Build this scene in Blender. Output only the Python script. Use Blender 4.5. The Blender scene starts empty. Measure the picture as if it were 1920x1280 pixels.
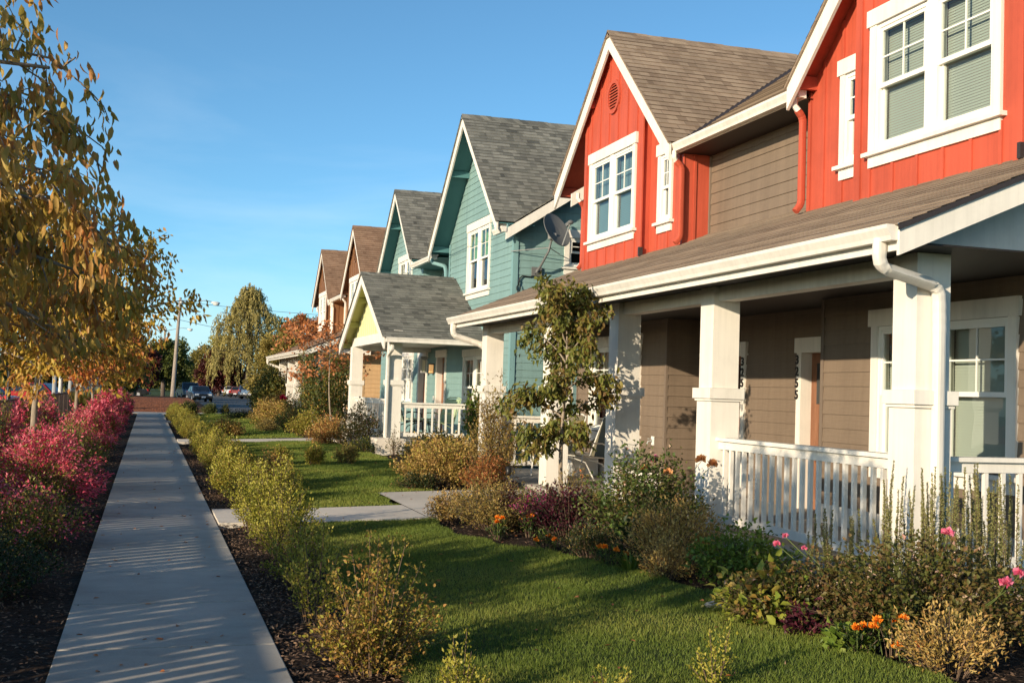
import bpy, math, random
import numpy as np
from mathutils import Vector, Matrix
rad = math.radians
random.seed(7)
S = bpy.context.scene
COL = S.collection

# ------------------------------------------------------------------ helpers
class MB:
    def __init__(s):
        s.v = []; s.f = []; s.uv = []; s.st = []
    def quad(s, pts, uv=None):
        n = len(s.v); s.v += [tuple(p) for p in pts]
        s.f.append(tuple(range(n, n + len(pts))))
        s.uv += (uv if uv else [(p[0] + p[1], p[2]) for p in pts])
    def box(s, x0, x1, y0, y1, z0, z1):
        s.st.append((len(s.v), len(s.f), len(s.uv)))
        P = lambda i, j, k: ((x0, x1)[i], (y0, y1)[j], (z0, z1)[k])
        for q in (((0,0,0),(0,0,1),(0,1,1),(0,1,0)), ((1,0,0),(1,1,0),(1,1,1),(1,0,1)),
                  ((0,0,0),(1,0,0),(1,0,1),(0,0,1)), ((0,1,0),(0,1,1),(1,1,1),(1,1,0)),
                  ((0,0,0),(0,1,0),(1,1,0),(1,0,0)), ((0,0,1),(1,0,1),(1,1,1),(0,1,1))):
            s.quad([P(*c) for c in q])
    def prism(s, pts, axis, a0, a1):
        s.st.append((len(s.v), len(s.f), len(s.uv)))
        # pts 2D (other two axes in order), extruded along axis from a0 to a1
        def mk(p, a):
            q = list(p); q.insert(axis, a); return tuple(q)
        A = [mk(p, a0) for p in pts]; B = [mk(p, a1) for p in pts]
        s.quad(A); s.quad(B[::-1])
        n = len(pts)
        for i in range(n):
            j = (i + 1) % n
            s.quad([A[i], B[i], B[j], A[j]])
    def beam(s, p0, p1, w, h, up=(0, 0, 1)):
        s.st.append((len(s.v), len(s.f), len(s.uv)))
        p0 = Vector(p0); p1 = Vector(p1); d = (p1 - p0).normalized()
        r = d.cross(Vector(up)).normalized(); u = r.cross(d)
        c = []
        for p in (p0, p1):
            c.append([p + r * a * w / 2 + u * b * h / 2 for a, b in ((-1,-1),(1,-1),(1,1),(-1,1))])
        s.quad(c[0]); s.quad(c[1][::-1])
        for i in range(4):
            j = (i + 1) % 4
            s.quad([c[0][i], c[1][i], c[1][j], c[0][j]])
    def tube(s, pts, rads, n=6, cap=True, flat=1.0, square=False):
        s.st.append((len(s.v), len(s.f), len(s.uv)))
        pts = [Vector(p) for p in pts]; rings = []
        if not hasattr(rads, '__len__'): rads = [rads] * len(pts)
        ref = Vector((0.13, 0.27, 1)) if abs((pts[-1] - pts[0]).normalized().z) < .9 else Vector((1, .1, 0))
        for i, p in enumerate(pts):
            d = (pts[min(i + 1, len(pts) - 1)] - pts[max(i - 1, 0)]).normalized()
            a = d.cross(ref).normalized(); b = a.cross(d)
            k = len(s.v)
            for j in range(n):
                t = 2 * math.pi * j / n
                m_ = 1.0 if not square else (abs(math.cos(t)) ** 5 + abs(math.sin(t)) ** 5) ** -.2
                q = p + (a * math.cos(t) + b * math.sin(t) * flat) * rads[i] * m_
                s.v.append(tuple(q))
            rings.append(k)
        for i in range(len(rings) - 1):
            for j in range(n):
                j2 = (j + 1) % n
                f = (rings[i] + j, rings[i] + j2, rings[i + 1] + j2, rings[i + 1] + j)
                s.f.append(f); s.uv += [(j / n, i), ((j + 1) / n, i), ((j + 1) / n, i + 1), (j / n, i + 1)]
        if cap:
            for k in (rings[0], rings[-1]):
                s.f.append(tuple(k + j for j in range(n))); s.uv += [(0, 0)] * n
    def lathe(s, prof, n=16, loc=(0, 0, 0)):
        s.st.append((len(s.v), len(s.f), len(s.uv)))
        k0 = len(s.v)
        for r, z in prof:
            for j in range(n):
                t = 2 * math.pi * j / n
                s.v.append((loc[0] + r * math.cos(t), loc[1] + r * math.sin(t), loc[2] + z))
        for i in range(len(prof) - 1):
            for j in range(n):
                j2 = (j + 1) % n
                s.f.append((k0 + i*n + j, k0 + i*n + j2, k0 + (i+1)*n + j2, k0 + (i+1)*n + j)); s.uv += [(0, 0)] * 4
    def ball(s, c, r, n=8, m=6, sq=(1, 1, 1)):
        s.st.append((len(s.v), len(s.f), len(s.uv)))
        k0 = len(s.v)
        for i in range(m + 1):
            ph = math.pi * i / m
            for j in range(n):
                t = 2 * math.pi * j / n
                s.v.append((c[0] + r*sq[0]*math.sin(ph)*math.cos(t), c[1] + r*sq[1]*math.sin(ph)*math.sin(t), c[2] + r*sq[2]*math.cos(ph)))
        for i in range(m):
            for j in range(n):
                j2 = (j + 1) % n
                s.f.append((k0 + i*n + j, k0 + i*n + j2, k0 + (i+1)*n + j2, k0 + (i+1)*n + j)); s.uv += [(0, 0)] * 4
    def build_each(s, name, mat, parent=None, smooth=False, bevel=0):
        """every primitive in the list becomes a part of its own"""
        out = []; st = s.st + [(len(s.v), len(s.f), len(s.uv))]
        for a, b in zip(st[:-1], st[1:]):
            q = MB(); q.v = s.v[a[0]:b[0]]; q.f = [tuple(i - a[0] for i in f) for f in s.f[a[1]:b[1]]]; q.uv = s.uv[a[2]:b[2]]
            out.append(q.build(name, mat, parent, smooth, bevel))
        return out
    def build(s, name, mat, parent=None, smooth=False, bevel=0):
        me = bpy.data.meshes.new(name)
        me.from_pydata(s.v, [], s.f)
        uvl = me.uv_layers.new(name='UVMap')
        uvl.data.foreach_set('uv', np.array(s.uv, dtype=np.float32).ravel())
        me.materials.append(mat)
        if smooth: me.polygons.foreach_set('use_smooth', [True] * len(me.polygons))
        me.update()
        o = bpy.data.objects.new(name, me); COL.objects.link(o)
        if parent: o.parent = parent
        if bevel:
            # weld so that the bevel works on shared edges
            w = o.modifiers.new('weld', 'WELD'); w.merge_threshold = 0.0005
            b = o.modifiers.new('bevel', 'BEVEL'); b.width = bevel; b.segments = 2; b.limit_method = 'ANGLE'
        return o

def tag(o, label=None, cat=None, group=None, kind=None):
    if label: o['label'] = label
    if cat: o['category'] = cat
    if group: o['group'] = group
    if kind: o['kind'] = kind
    return o
def thing(name, label, cat, loc=(0, 0, 0), rz=0, group=None):
    o = bpy.data.objects.new(name, None); COL.objects.link(o)
    o.location = loc; o.rotation_euler = (0, 0, rz); o.empty_display_size = .2
    return tag(o, label, cat, group)
def struct(name, mb, mat, smooth=False):
    o = mb.build(name, mat, None, smooth); o['kind'] = 'structure'; return o
KIDS = {}
def kids(o): return [c for c in bpy.data.objects if c.parent == o]
def dup(root, loc, rz=0, sc=(1, 1, 1), label=None, group=None):
    def rec(o, par):
        c = o.copy(); COL.objects.link(c)
        if par: c.parent = par
        for ch in kids_of[o.name]: rec(ch, c)
        return c
    kids_of = {}
    def scan(o):
        k = [c for c in o.children]; kids_of[o.name] = k
        for c in k: scan(c)
    scan(root)
    r = rec(root, None)
    r.location = loc; r.rotation_euler = (0, 0, rz); r.scale = sc
    if label: r['label'] = label
    if group: r['group'] = group
    return r

# ------------------------------------------------------------------ materials
def new_mat(name):
    m = bpy.data.materials.new(name); m.use_nodes = True
    nt = m.node_tree; b = nt.nodes['Principled BSDF']
    return m, nt, b
def N(nt, t, **k):
    n = nt.nodes.new(t)
    for a, v in k.items():
        if a in n.inputs.keys() if hasattr(n.inputs, 'keys') else False: n.inputs[a].default_value = v
        else: setattr(n, a, v)
    return n
def ramp(nt, cols, pos=None, interp='LINEAR'):
    r = nt.nodes.new('ShaderNodeValToRGB'); r.color_ramp.interpolation = interp
    e = r.color_ramp.elements
    n = len(cols)
    while len(e) < n: e.new(0.5)
    for i, c in enumerate(cols):
        e[i].position = pos[i] if pos else i / max(1, n - 1)
        e[i].color = (*c, 1)
    return r
def mat_paint(name, col, rough=.55, var=.06, scale=3.0, dirt=0.0, bump=.0, spec=.3):
    m, nt, b = new_mat(name); L = nt.links
    tc = N(nt, 'ShaderNodeTexCoord'); ns = N(nt, 'ShaderNodeTexNoise'); ns.inputs['Scale'].default_value = scale
    ns.inputs['Detail'].default_value = 6; ns.inputs['Roughness'].default_value = .65
    L.new(tc.outputs['Object'], ns.inputs['Vector'])
    r = ramp(nt, [tuple(c * (1 - var - dirt) for c in col), col, tuple(min(1, c * (1 + var)) for c in col)], [.3, .5, .72])
    L.new(ns.outputs['Fac'], r.inputs[0]); L.new(r.outputs[0], b.inputs['Base Color'])
    b.inputs['Roughness'].default_value = rough; b.inputs['Specular IOR Level'].default_value = spec
    if bump:
        n2 = N(nt, 'ShaderNodeTexNoise'); n2.inputs['Scale'].default_value = 60; n2.inputs['Detail'].default_value = 4
        mp = N(nt, 'ShaderNodeMapping'); mp.inputs['Scale'].default_value = (1, 1, .15)
        L.new(tc.outputs['Object'], mp.inputs[0]); L.new(mp.outputs[0], n2.inputs['Vector'])
        bp = N(nt, 'ShaderNodeBump'); bp.inputs['Strength'].default_value = bump; bp.inputs['Distance'].default_value = .01
        L.new(n2.outputs['Fac'], bp.inputs['Height']); L.new(bp.outputs[0], b.inputs['Normal'])
    return m
def grime(m, amt=.22, zs=.35):
    """faint vertical weather streaks and blotches that belong to the paint"""
    nt = m.node_tree; L = nt.links; b = nt.nodes['Principled BSDF']; src = b.inputs['Base Color'].links[0].from_socket
    tc = N(nt, 'ShaderNodeTexCoord'); mp = N(nt, 'ShaderNodeMapping'); mp.inputs['Scale'].default_value = (9, 9, zs)
    ns = N(nt, 'ShaderNodeTexNoise'); ns.inputs['Scale'].default_value = 1.0; ns.inputs['Detail'].default_value = 6; ns.inputs['Roughness'].default_value = .7
    L.new(tc.outputs['Object'], mp.inputs[0]); L.new(mp.outputs[0], ns.inputs['Vector'])
    mr = N(nt, 'ShaderNodeMapRange'); mr.inputs[1].default_value = .42; mr.inputs[2].default_value = .72; mr.inputs[3].default_value = 1.04; mr.inputs[4].default_value = 1 - amt
    L.new(ns.outputs['Fac'], mr.inputs[0]); sc = N(nt, 'ShaderNodeVectorMath', operation='SCALE'); L.new(src, sc.inputs[0]); L.new(mr.outputs[0], sc.inputs['Scale']); L.new(sc.outputs[0], b.inputs['Base Color'])
def mat_siding(name, col, var=.10):
    m, nt, b = new_mat(name); L = nt.links
    uv = N(nt, 'ShaderNodeUVMap')
    mp = N(nt, 'ShaderNodeMapping'); mp.inputs['Scale'].default_value = (1.2, 14, 1)
    ns = N(nt, 'ShaderNodeTexNoise'); ns.inputs['Scale'].default_value = 3; ns.inputs['Detail'].default_value = 8; ns.inputs['Roughness'].default_value = .7
    L.new(uv.outputs[0], mp.inputs[0]); L.new(mp.outputs[0], ns.inputs['Vector'])
    n3 = N(nt, 'ShaderNodeTexNoise'); n3.inputs['Scale'].default_value = .8; n3.inputs['Detail'].default_value = 4
    L.new(uv.outputs[0], n3.inputs['Vector'])
    mx = N(nt, 'ShaderNodeMath', operation='ADD'); L.new(ns.outputs['Fac'], mx.inputs[0]); L.new(n3.outputs['Fac'], mx.inputs[1])
    hf = N(nt, 'ShaderNodeMath', operation='MULTIPLY'); hf.inputs[1].default_value = .5; L.new(mx.outputs[0], hf.inputs[0])
    r = ramp(nt, [tuple(c * (1 - 1.6 * var) for c in col), col, tuple(min(1, c * (1 + var)) for c in col)], [.32, .5, .68])
    L.new(hf.outputs[0], r.inputs[0]); L.new(r.outputs[0], b.inputs['Base Color'])
    bp = N(nt, 'ShaderNodeBump'); bp.inputs['Strength'].default_value = .25; bp.inputs['Distance'].default_value = .004
    L.new(ns.outputs['Fac'], bp.inputs['Height']); L.new(bp.outputs[0], b.inputs['Normal'])
    b.inputs['Roughness'].default_value = .6; b.inputs['Specular IOR Level'].default_value = .25
    return m
def mat_shingle(name, c1, c2, c3, step):
    m, nt, b = new_mat(name); L = nt.links
    uv = N(nt, 'ShaderNodeUVMap')
    def brick(w, off, fr, mort, ms):
        k = N(nt, 'ShaderNodeTexBrick'); k.offset = off; k.offset_frequency = fr; k.squash = 1
        k.inputs['Scale'].default_value = 1; k.inputs['Brick Width'].default_value = w; k.inputs['Row Height'].default_value = step
        k.inputs['Mortar Size'].default_value = ms; k.inputs['Mortar Smooth'].default_value = .1
        L.new(uv.outputs[0], k.inputs['Vector']); return k
    k1 = brick(.31, .47, 2, 0, .0035)
    k1.inputs['Color1'].default_value = (*c1, 1); k1.inputs['Color2'].default_value = (*c2, 1); k1.inputs['Mortar'].default_value = tuple(x * .35 for x in c1) + (1,)
    k2 = brick(.17, .31, 3, 0, 0)
    k2.inputs['Color1'].default_value = (0, 0, 0, 1); k2.inputs['Color2'].default_value = (1, 1, 1, 1)
    mx = N(nt, 'ShaderNodeMix', data_type='RGBA'); L.new(k1.outputs['Color'], mx.inputs[6]); mx.inputs[7].default_value = (*c3, 1)
    sc = N(nt, 'ShaderNodeMath', operation='MULTIPLY'); sc.inputs[1].default_value = .7
    L.new(k2.outputs['Color'], sc.inputs[0]); L.new(sc.outputs[0], mx.inputs[0])
    ns = N(nt, 'ShaderNodeTexNoise'); ns.inputs['Scale'].default_value = 130; ns.inputs['Detail'].default_value = 3
    L.new(uv.outputs[0], ns.inputs['Vector'])
    n2 = N(nt, 'ShaderNodeTexNoise'); n2.inputs['Scale'].default_value = .9; n2.inputs['Detail'].default_value = 5
    L.new(uv.outputs[0], n2.inputs['Vector'])
    ad = N(nt, 'ShaderNodeMath', operation='ADD'); L.new(ns.outputs['Fac'], ad.inputs[0]); L.new(n2.outputs['Fac'], ad.inputs[1])
    mr = N(nt, 'ShaderNodeMapRange'); mr.inputs[1].default_value = .6; mr.inputs[2].default_value = 1.4; mr.inputs[3].default_value = .68; mr.inputs[4].default_value = 1.3
    L.new(ad.outputs[0], mr.inputs[0])
    m2 = N(nt, 'ShaderNodeVectorMath', operation='SCALE'); L.new(mx.outputs[2], m2.inputs[0]); L.new(mr.outputs[0], m2.inputs['Scale'])
    L.new(m2.outputs[0], b.inputs['Base Color'])
    bp = N(nt, 'ShaderNodeBump'); bp.inputs['Strength'].default_value = .5; bp.inputs['Distance'].default_value = .006
    L.new(ns.outputs['Fac'], bp.inputs['Height']); L.new(bp.outputs[0], b.inputs['Normal'])
    b.inputs['Roughness'].default_value = .9; b.inputs['Specular IOR Level'].default_value = .2
    return m
def mat_glass(name='window_glass', tint=(.86, .93, .91)):
    m = bpy.data.materials.new(name); m.use_nodes = True; nt = m.node_tree; nt.nodes.clear(); L = nt.links
    out = N(nt, 'ShaderNodeOutputMaterial'); mx = N(nt, 'ShaderNodeMixShader')
    fr = N(nt, 'ShaderNodeFresnel'); fr.inputs[0].default_value = 1.62
    tr = N(nt, 'ShaderNodeBsdfTransparent'); tr.inputs[0].default_value = (*tint, 1)
    gl = N(nt, 'ShaderNodeBsdfGlossy'); gl.inputs['Roughness'].default_value = .01; gl.inputs[0].default_value = (.9, .95, 1, 1)
    ns = N(nt, 'ShaderNodeTexNoise'); ns.inputs['Scale'].default_value = 1.4
    tc = N(nt, 'ShaderNodeTexCoord'); L.new(tc.outputs['Object'], ns.inputs['Vector'])
    bp = N(nt, 'ShaderNodeBump'); bp.inputs['Strength'].default_value = .08; bp.inputs['Distance'].default_value = .05
    L.new(ns.outputs['Fac'], bp.inputs['Height']); L.new(bp.outputs[0], gl.inputs['Normal'])
    L.new(fr.outputs[0], mx.inputs[0]); L.new(tr.outputs[0], mx.inputs[1]); L.new(gl.outputs[0], mx.inputs[2]); L.new(mx.outputs[0], out.inputs[0])
    return m
def mat_leaf(name, cols, rough=.5, trans=.3, spec=.35):
    m, nt, b = new_mat(name); L = nt.links
    at = N(nt, 'ShaderNodeAttribute', attribute_name='rnd')
    r = ramp(nt, cols); L.new(at.outputs['Fac'], r.inputs[0])
    L.new(r.outputs[0], b.inputs['Base Color']); b.inputs['Roughness'].default_value = rough; b.inputs['Specular IOR Level'].default_value = spec
    tl = N(nt, 'ShaderNodeBsdfTranslucent'); L.new(r.outputs[0], tl.inputs[0])
    mx = N(nt, 'ShaderNodeMixShader'); mx.inputs[0].default_value = trans
    out = nt.nodes['Material Output']
    L.new(b.outputs[0], mx.inputs[1]); L.new(tl.outputs[0], mx.inputs[2]); L.new(mx.outputs[0], out.inputs[0])
    return m
def mat_concrete(name, col, scale=2.0, stain=.25, bump=.3):
    m, nt, b = new_mat(name); L = nt.links
    tc = N(nt, 'ShaderNodeTexCoord')
    n1 = N(nt, 'ShaderNodeTexNoise'); n1.inputs['Scale'].default_value = scale; n1.inputs['Detail'].default_value = 8; n1.inputs['Roughness'].default_value = .7
    n2 = N(nt, 'ShaderNodeTexNoise'); n2.inputs['Scale'].default_value = 90; n2.inputs['Detail'].default_value = 5; n2.inputs['Roughness'].default_value = .8
    vo = N(nt, 'ShaderNodeTexNoise'); vo.inputs['Scale'].default_value = .45; vo.inputs['Detail'].default_value = 3
    for n in (n1, n2, vo): L.new(tc.outputs['Object'], n.inputs['Vector'])
    r = ramp(nt, [tuple(c * (1 - stain) for c in col), tuple(c * (1 - .3*stain) for c in col), col, tuple(c * 1.1 for c in col)], [.3, .45, .6, .75])
    L.new(n1.outputs['Fac'], r.inputs[0])
    ad = N(nt, 'ShaderNodeMath', operation='ADD'); L.new(n2.outputs['Fac'], ad.inputs[0]); L.new(vo.outputs['Fac'], ad.inputs[1])
    mr = N(nt, 'ShaderNodeMapRange'); mr.inputs[1].default_value = .6; mr.inputs[2].default_value = 1.4; mr.inputs[3].default_value = .7; mr.inputs[4].default_value = 1.25
    L.new(ad.outputs[0], mr.inputs[0])
    sc = N(nt, 'ShaderNodeVectorMath', operation='SCALE'); L.new(r.outputs[0], sc.inputs[0]); L.new(mr.outputs[0], sc.inputs['Scale'])
    L.new(sc.outputs[0], b.inputs['Base Color'])
    bp = N(nt, 'ShaderNodeBump'); bp.inputs['Strength'].default_value = bump; bp.inputs['Distance'].default_value = .004
    L.new(n2.outputs['Fac'], bp.inputs['Height']); L.new(bp.outputs[0], b.inputs['Normal'])
    b.inputs['Roughness'].default_value = .88; b.inputs['Specular IOR Level'].default_value = .2
    return m
def mat_bark(name, c1, c2, scale=9):
    m, nt, b = new_mat(name); L = nt.links
    tc = N(nt, 'ShaderNodeTexCoord'); mp = N(nt, 'ShaderNodeMapping'); mp.inputs['Scale'].default_value = (3, 3, .6)
    n1 = N(nt, 'ShaderNodeTexNoise'); n1.inputs['Scale'].default_value = scale; n1.inputs['Detail'].default_value = 8; n1.inputs['Roughness'].default_value = .75
    L.new(tc.outputs['Object'], mp.inputs[0]); L.new(mp.outputs[0], n1.inputs['Vector'])
    r = ramp(nt, [c1, c2], [.35, .65]); L.new(n1.outputs['Fac'], r.inputs[0]); L.new(r.outputs[0], b.inputs['Base Color'])
    bp = N(nt, 'ShaderNodeBump'); bp.inputs['Strength'].default_value = .6; bp.inputs['Distance'].default_value = .01
    L.new(n1.outputs['Fac'], bp.inputs['Height']); L.new(bp.outputs[0], b.inputs['Normal'])
    b.inputs['Roughness'].default_value = .85
    return m
def mat_carpaint(name, col):
    m = mat_paint(name, col, .25, .03, 2, spec=.5)
    m.node_tree.nodes['Principled BSDF'].inputs['Coat Weight'].default_value = .6
    return m
def mat_emit(name, col, s):
    m, nt, b = new_mat(name); b.inputs['Base Color'].default_value = (*col, 1)
    b.inputs['Emission Color'].default_value = (*col, 1); b.inputs['Emission Strength'].default_value = s
    return m

STEP_R = .14
M = dict(
    white=mat_paint('white_trim_paint', (.70, .655, .59), .5, .05, 1.7, .05, .12),
    vinyl=mat_paint('white_vinyl', (.74, .72, .67), .35, .02, 3),
    gutter=mat_paint('white_gutter_enamel', (.70, .655, .59), .35, .05, 2.2, .06),
    red=mat_paint('red_siding_paint', (.44, .078, .042), .6, .08, 1.5, .04, .15),
    redwall=mat_paint('red_board_siding', (.44, .078, .042), .6, .1, 1.1, .05, .2),
    grey=mat_siding('taupe_lap_siding', (.178, .132, .096)),
    blue=mat_siding('blue_lap_siding', (.18, .285, .28)),
    bluep=mat_paint('blue_trim_paint', (.17, .30, .31), .6, .07, 1.5),
    teal=mat_paint('teal_soffit_paint', (.075, .19, .20), .6, .07, 1.5),
    limew=mat_paint('pale_lime_board_paint', (.58, .57, .34), .6, .06, 1.5, .03),
    lime=mat_paint('lime_siding_paint', (.44, .43, .15), .6, .08, 1.5, .03),
    brown=mat_paint('brown_siding_paint', (.19, .088, .04), .6, .08, 1.5, .05, .15),
    tan=mat_siding('tan_lap_siding', (.56, .36, .19)),
    ceil=mat_paint('porch_ceiling_shade', (.018, .014, .012), .6, .08, 2),  # near-black colour carries the deep shade under porch and eave
    sh_brown=mat_shingle('brown_shingles', (.27, .195, .14), (.17, .12, .085), (.34, .26, .19), STEP_R),
    sh_grey=mat_shingle('grey_shingles', (.15, .148, .13), (.065, .066, .062), (.25, .24, .21), STEP_R),
    sh_rust=mat_shingle('russet_shingles', (.25, .15, .095), (.18, .105, .068), (.30, .19, .125), STEP_R),
    flash=mat_paint('dark_flashing', (.035, .028, .028), .5),
    conc=mat_concrete('sidewalk_concrete', (.42, .385, .335), 1.6, .34),
    conc2=mat_concrete('path_concrete', (.64, .57, .485), 1.6, .2),
    conc3=mat_concrete('porch_floor_concrete', (.38, .345, .30), 2.2, .2),
    glass=mat_glass(),
    dark=mat_paint('interior_shade', (.03, .028, .026), .8),  # darkness of unlit interiors put into the colour
    blind=mat_paint('window_blind', (.46, .46, .40), .6, .03, 2),
    blindg=mat_paint('green_curtain', (.22, .42, .10), .6, .05, 2),
    blindb=mat_paint('sky_tinted_blind', (.20, .30, .34), .6, .05, 2),  # slat blue stands for sky reflected in the far gable's glass
    door=mat_bark('stained_door_wood', (.16, .065, .032), (.27, .12, .062), 2.5),
    black=mat_paint('black_metal', (.012, .012, .012), .4),
    number=mat_paint('black_numerals', (.015, .012, .012), .4),
    metal=mat_paint('grey_dish_metal', (.13, .13, .13), .4, .06, 3),
    steel=mat_paint('galvanised_steel', (.35, .35, .34), .4),
    cable=mat_paint('black_cable', (.012, .012, .014), .5),
    lamp_glass=mat_paint('frosted_glass', (.7, .62, .45), .3),
    lit=mat_emit('lit_lamp_glass', (1.0, .55, .22), .35),
    chairf=mat_paint('khaki_sling_fabric', (.13, .115, .075), .8),
    chairm=mat_paint('cream_chair_frame', (.62, .6, .55), .35),
    sage=mat_paint('sage_green_plastic', (.34, .42, .25), .5),
    seatg=mat_paint('pale_green_cloth', (.38, .44, .33), .8),
    wood=mat_bark('weathered_wood', (.09, .05, .035), (.17, .10, .07), 6),
    pole=mat_bark('pole_wood', (.20, .16, .13), (.34, .28, .23), 3),
    bark=mat_bark('tree_bark', (.16, .12, .085), (.34, .27, .20)),
    barkd=mat_bark('dark_bark', (.05, .035, .028), (.12, .085, .065)),
    birch=mat_bark('pale_bark', (.42, .40, .36), (.72, .70, .66), 4),
    stem=mat_bark('shrub_stem', (.09, .055, .035), (.17, .11, .07)),
    rock=mat_concrete('pale_stone', (.40, .36, .31), 6, .3),
    redplastic=mat_paint('red_plastic', (.42, .02, .03), .4),
    greenlamp=mat_paint('green_lamp_enamel', (.012, .13, .085), .35),
    tyre=mat_paint('tyre_rubber', (.012, .012, .012), .7),
    rim=mat_paint('wheel_rim', (.4, .4, .42), .3),
    carglass=mat_paint('car_glass', (.012, .016, .02), .06, .0, 1, spec=.8),
    headlight=mat_paint('headlight_lens', (.55, .58, .6), .12),
    taillight=mat_paint('taillight_lens', (.4, .02, .02), .2),
    plate=mat_paint('licence_plate', (.6, .62, .66), .4),
)

for k_m, a_m in (('white', .10), ('gutter', .12), ('redwall', .2), ('red', .15), ('grey', .15), ('blue', .14), ('brown', .2), ('tan', .12), ('limew', .12), ('bluep', .12)): grime(M[k_m], a_m)
# ------------------------------------------------------------------ ground height
def gz(x, y=0):
    t = min(1, max(0, (x - 1.1) / 4.4)); return .12 * t * t * (3 - 2 * t)

# ------------------------------------------------------------------ lapped surfaces
def lapped(mb, O, U, V, Nn, limits, v0, v1, step, lip, openings=(), brk=(), phase=0.0, drop=True):
    O = Vector(O); U = Vector(U); V = Vector(V); Nn = Vector(Nn)
    cuts = {round(v0, 5), round(v1, 5)}
    k = math.floor((v0 - phase) / step)
    while phase + k * step < v1:
        if phase + k * step > v0: cuts.add(round(phase + k * step, 5))
        k += 1
    for o in openings:
        for v in o[2:4]:
            if v0 < v < v1: cuts.add(round(v, 5))
    for v in brk:
        if v0 < v < v1: cuts.add(round(v, 5))
    cuts = sorted(cuts)
    def P(u, v, d): return O + U * u + V * v + Nn * d
    for va, vb in zip(cuts[:-1], cuts[1:]):
        if vb - va < 1e-4: continue
        vm = (va + vb) / 2
        kk = math.floor((vm - phase) / step + 1e-6); c0 = phase + kk * step
        da = lip * (1 - (va - c0) / step); db = lip * (1 - (vb - c0) / step)
        la = limits(va + 1e-6); lb = limits(vb - 1e-6)
        for (a0, a1), (b0, b1) in zip(la, lb):
            if a1 - a0 < 1e-3 and b1 - b0 < 1e-3: continue
            a1 = max(a0, a1); b1 = max(b0, b1)
            segs = [((a0, b0), (a1, b1))]
            for o in openings:
                if o[2] < vm < o[3]:
                    ns = []
                    for (l, r) in segs:
                        if o[1] <= min(l) or o[0] >= max(r): ns.append((l, r)); continue
                        if o[0] > min(l): ns.append((l, (o[0], o[0])))
                        if o[1] < max(r): ns.append(((o[1], o[1]), r))
                    segs = ns
            for (l, r) in segs:
                mb.quad([P(l[0], va, da), P(r[0], va, da), P(r[1], vb, db), P(l[1], vb, db)],
                        [(l[0], va + 1e-3), (r[0], va + 1e-3), (r[1], vb), (l[1], vb)])
                if drop and abs(va - c0) < 1e-3 and lip > 0:
                    mb.quad([P(l[0], va, 0), P(r[0], va, 0), P(r[0], va, da), P(l[0], va, da)],
                            [(l[0], va)] * 4)

class Wall:
    """front wall: plane x=X, u=+Y, facing -X ; side wall: plane y=Y, u=+X, facing -Y"""
    def __init__(s, kind, c):
        s.kind = kind; s.c = c
        if kind == 'front': s.O = (c, 0, 0); s.U = (0, 1, 0); s.N = (-1, 0, 0)
        else: s.O = (0, c, 0); s.U = (1, 0, 0); s.N = (0, -1, 0)
    def box(s, mb, u0, u1, v0, v1, d0, d1):
        if s.kind == 'front': mb.box(s.c - d1, s.c - d0, u0, u1, v0, v1)
        else: mb.box(u0, u1, s.c - d1, s.c - d0, v0, v1)
    def pt(s, u, v, d):
        return (s.c - d, u, v) if s.kind == 'front' else (u, s.c - d, v)

SIDE = .165
def lap_wall(name, w, mat, parent, limits, v0, v1, openings=(), step=SIDE, brk=(), phase=0):
    mb = MB(); lapped(mb, w.O, w.U, (0, 0, 1), w.N, limits, v0, v1, step, .014, openings, brk, phase)
    return mb.build(name, mat, parent)
def batten_wall(name, w, mat, parent, limits, v0, v1, openings=(), brk=(), pitch=.4, u_off=0.0, topz=None):
    mb = MB(); lapped(mb, w.O, w.U, (0, 0, 1), w.N, limits, v0, v1, 50, 0, openings, brk)
    lo = min(min(limits(v)[0][0] for v in (v0, v1)), 1e9); l0 = limits(v0 + .01)[0]
    mb2 = mb; u = l0[0] + u_off
    while u < l0[1] - .03:
        if u > l0[0] + .03:
            # height reached at u
            vt = v1
            lo_, hi_ = v0, v1
            def inside(v):
                a, b = limits(v)[0]; return a + .03 < u < b - .03
            if not inside(v1 - .01):
                for _ in range(20):
                    md = (lo_ + hi_) / 2
                    if inside(md): lo_ = md
                    else: hi_ = md
                vt = lo_
            segs = [(v0, vt)]
            for op in openings:
                if op[0] - .12 < u < op[1] + .12:
                    ns = []
                    for a, b in segs:
                        if op[3] <= a or op[2] >= b: ns.append((a, b)); continue
                        if op[2] - .1 > a: ns.append((a, op[2] - .1))
                        if op[3] + .1 < b: ns.append((op[3] + .1, b))
                    segs = ns
            for a, b in segs: w.box(mb2, u - .022, u + .022, a, b, -.005, .02)
        u += pitch
    return mb.build(name, mat, parent)

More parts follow.
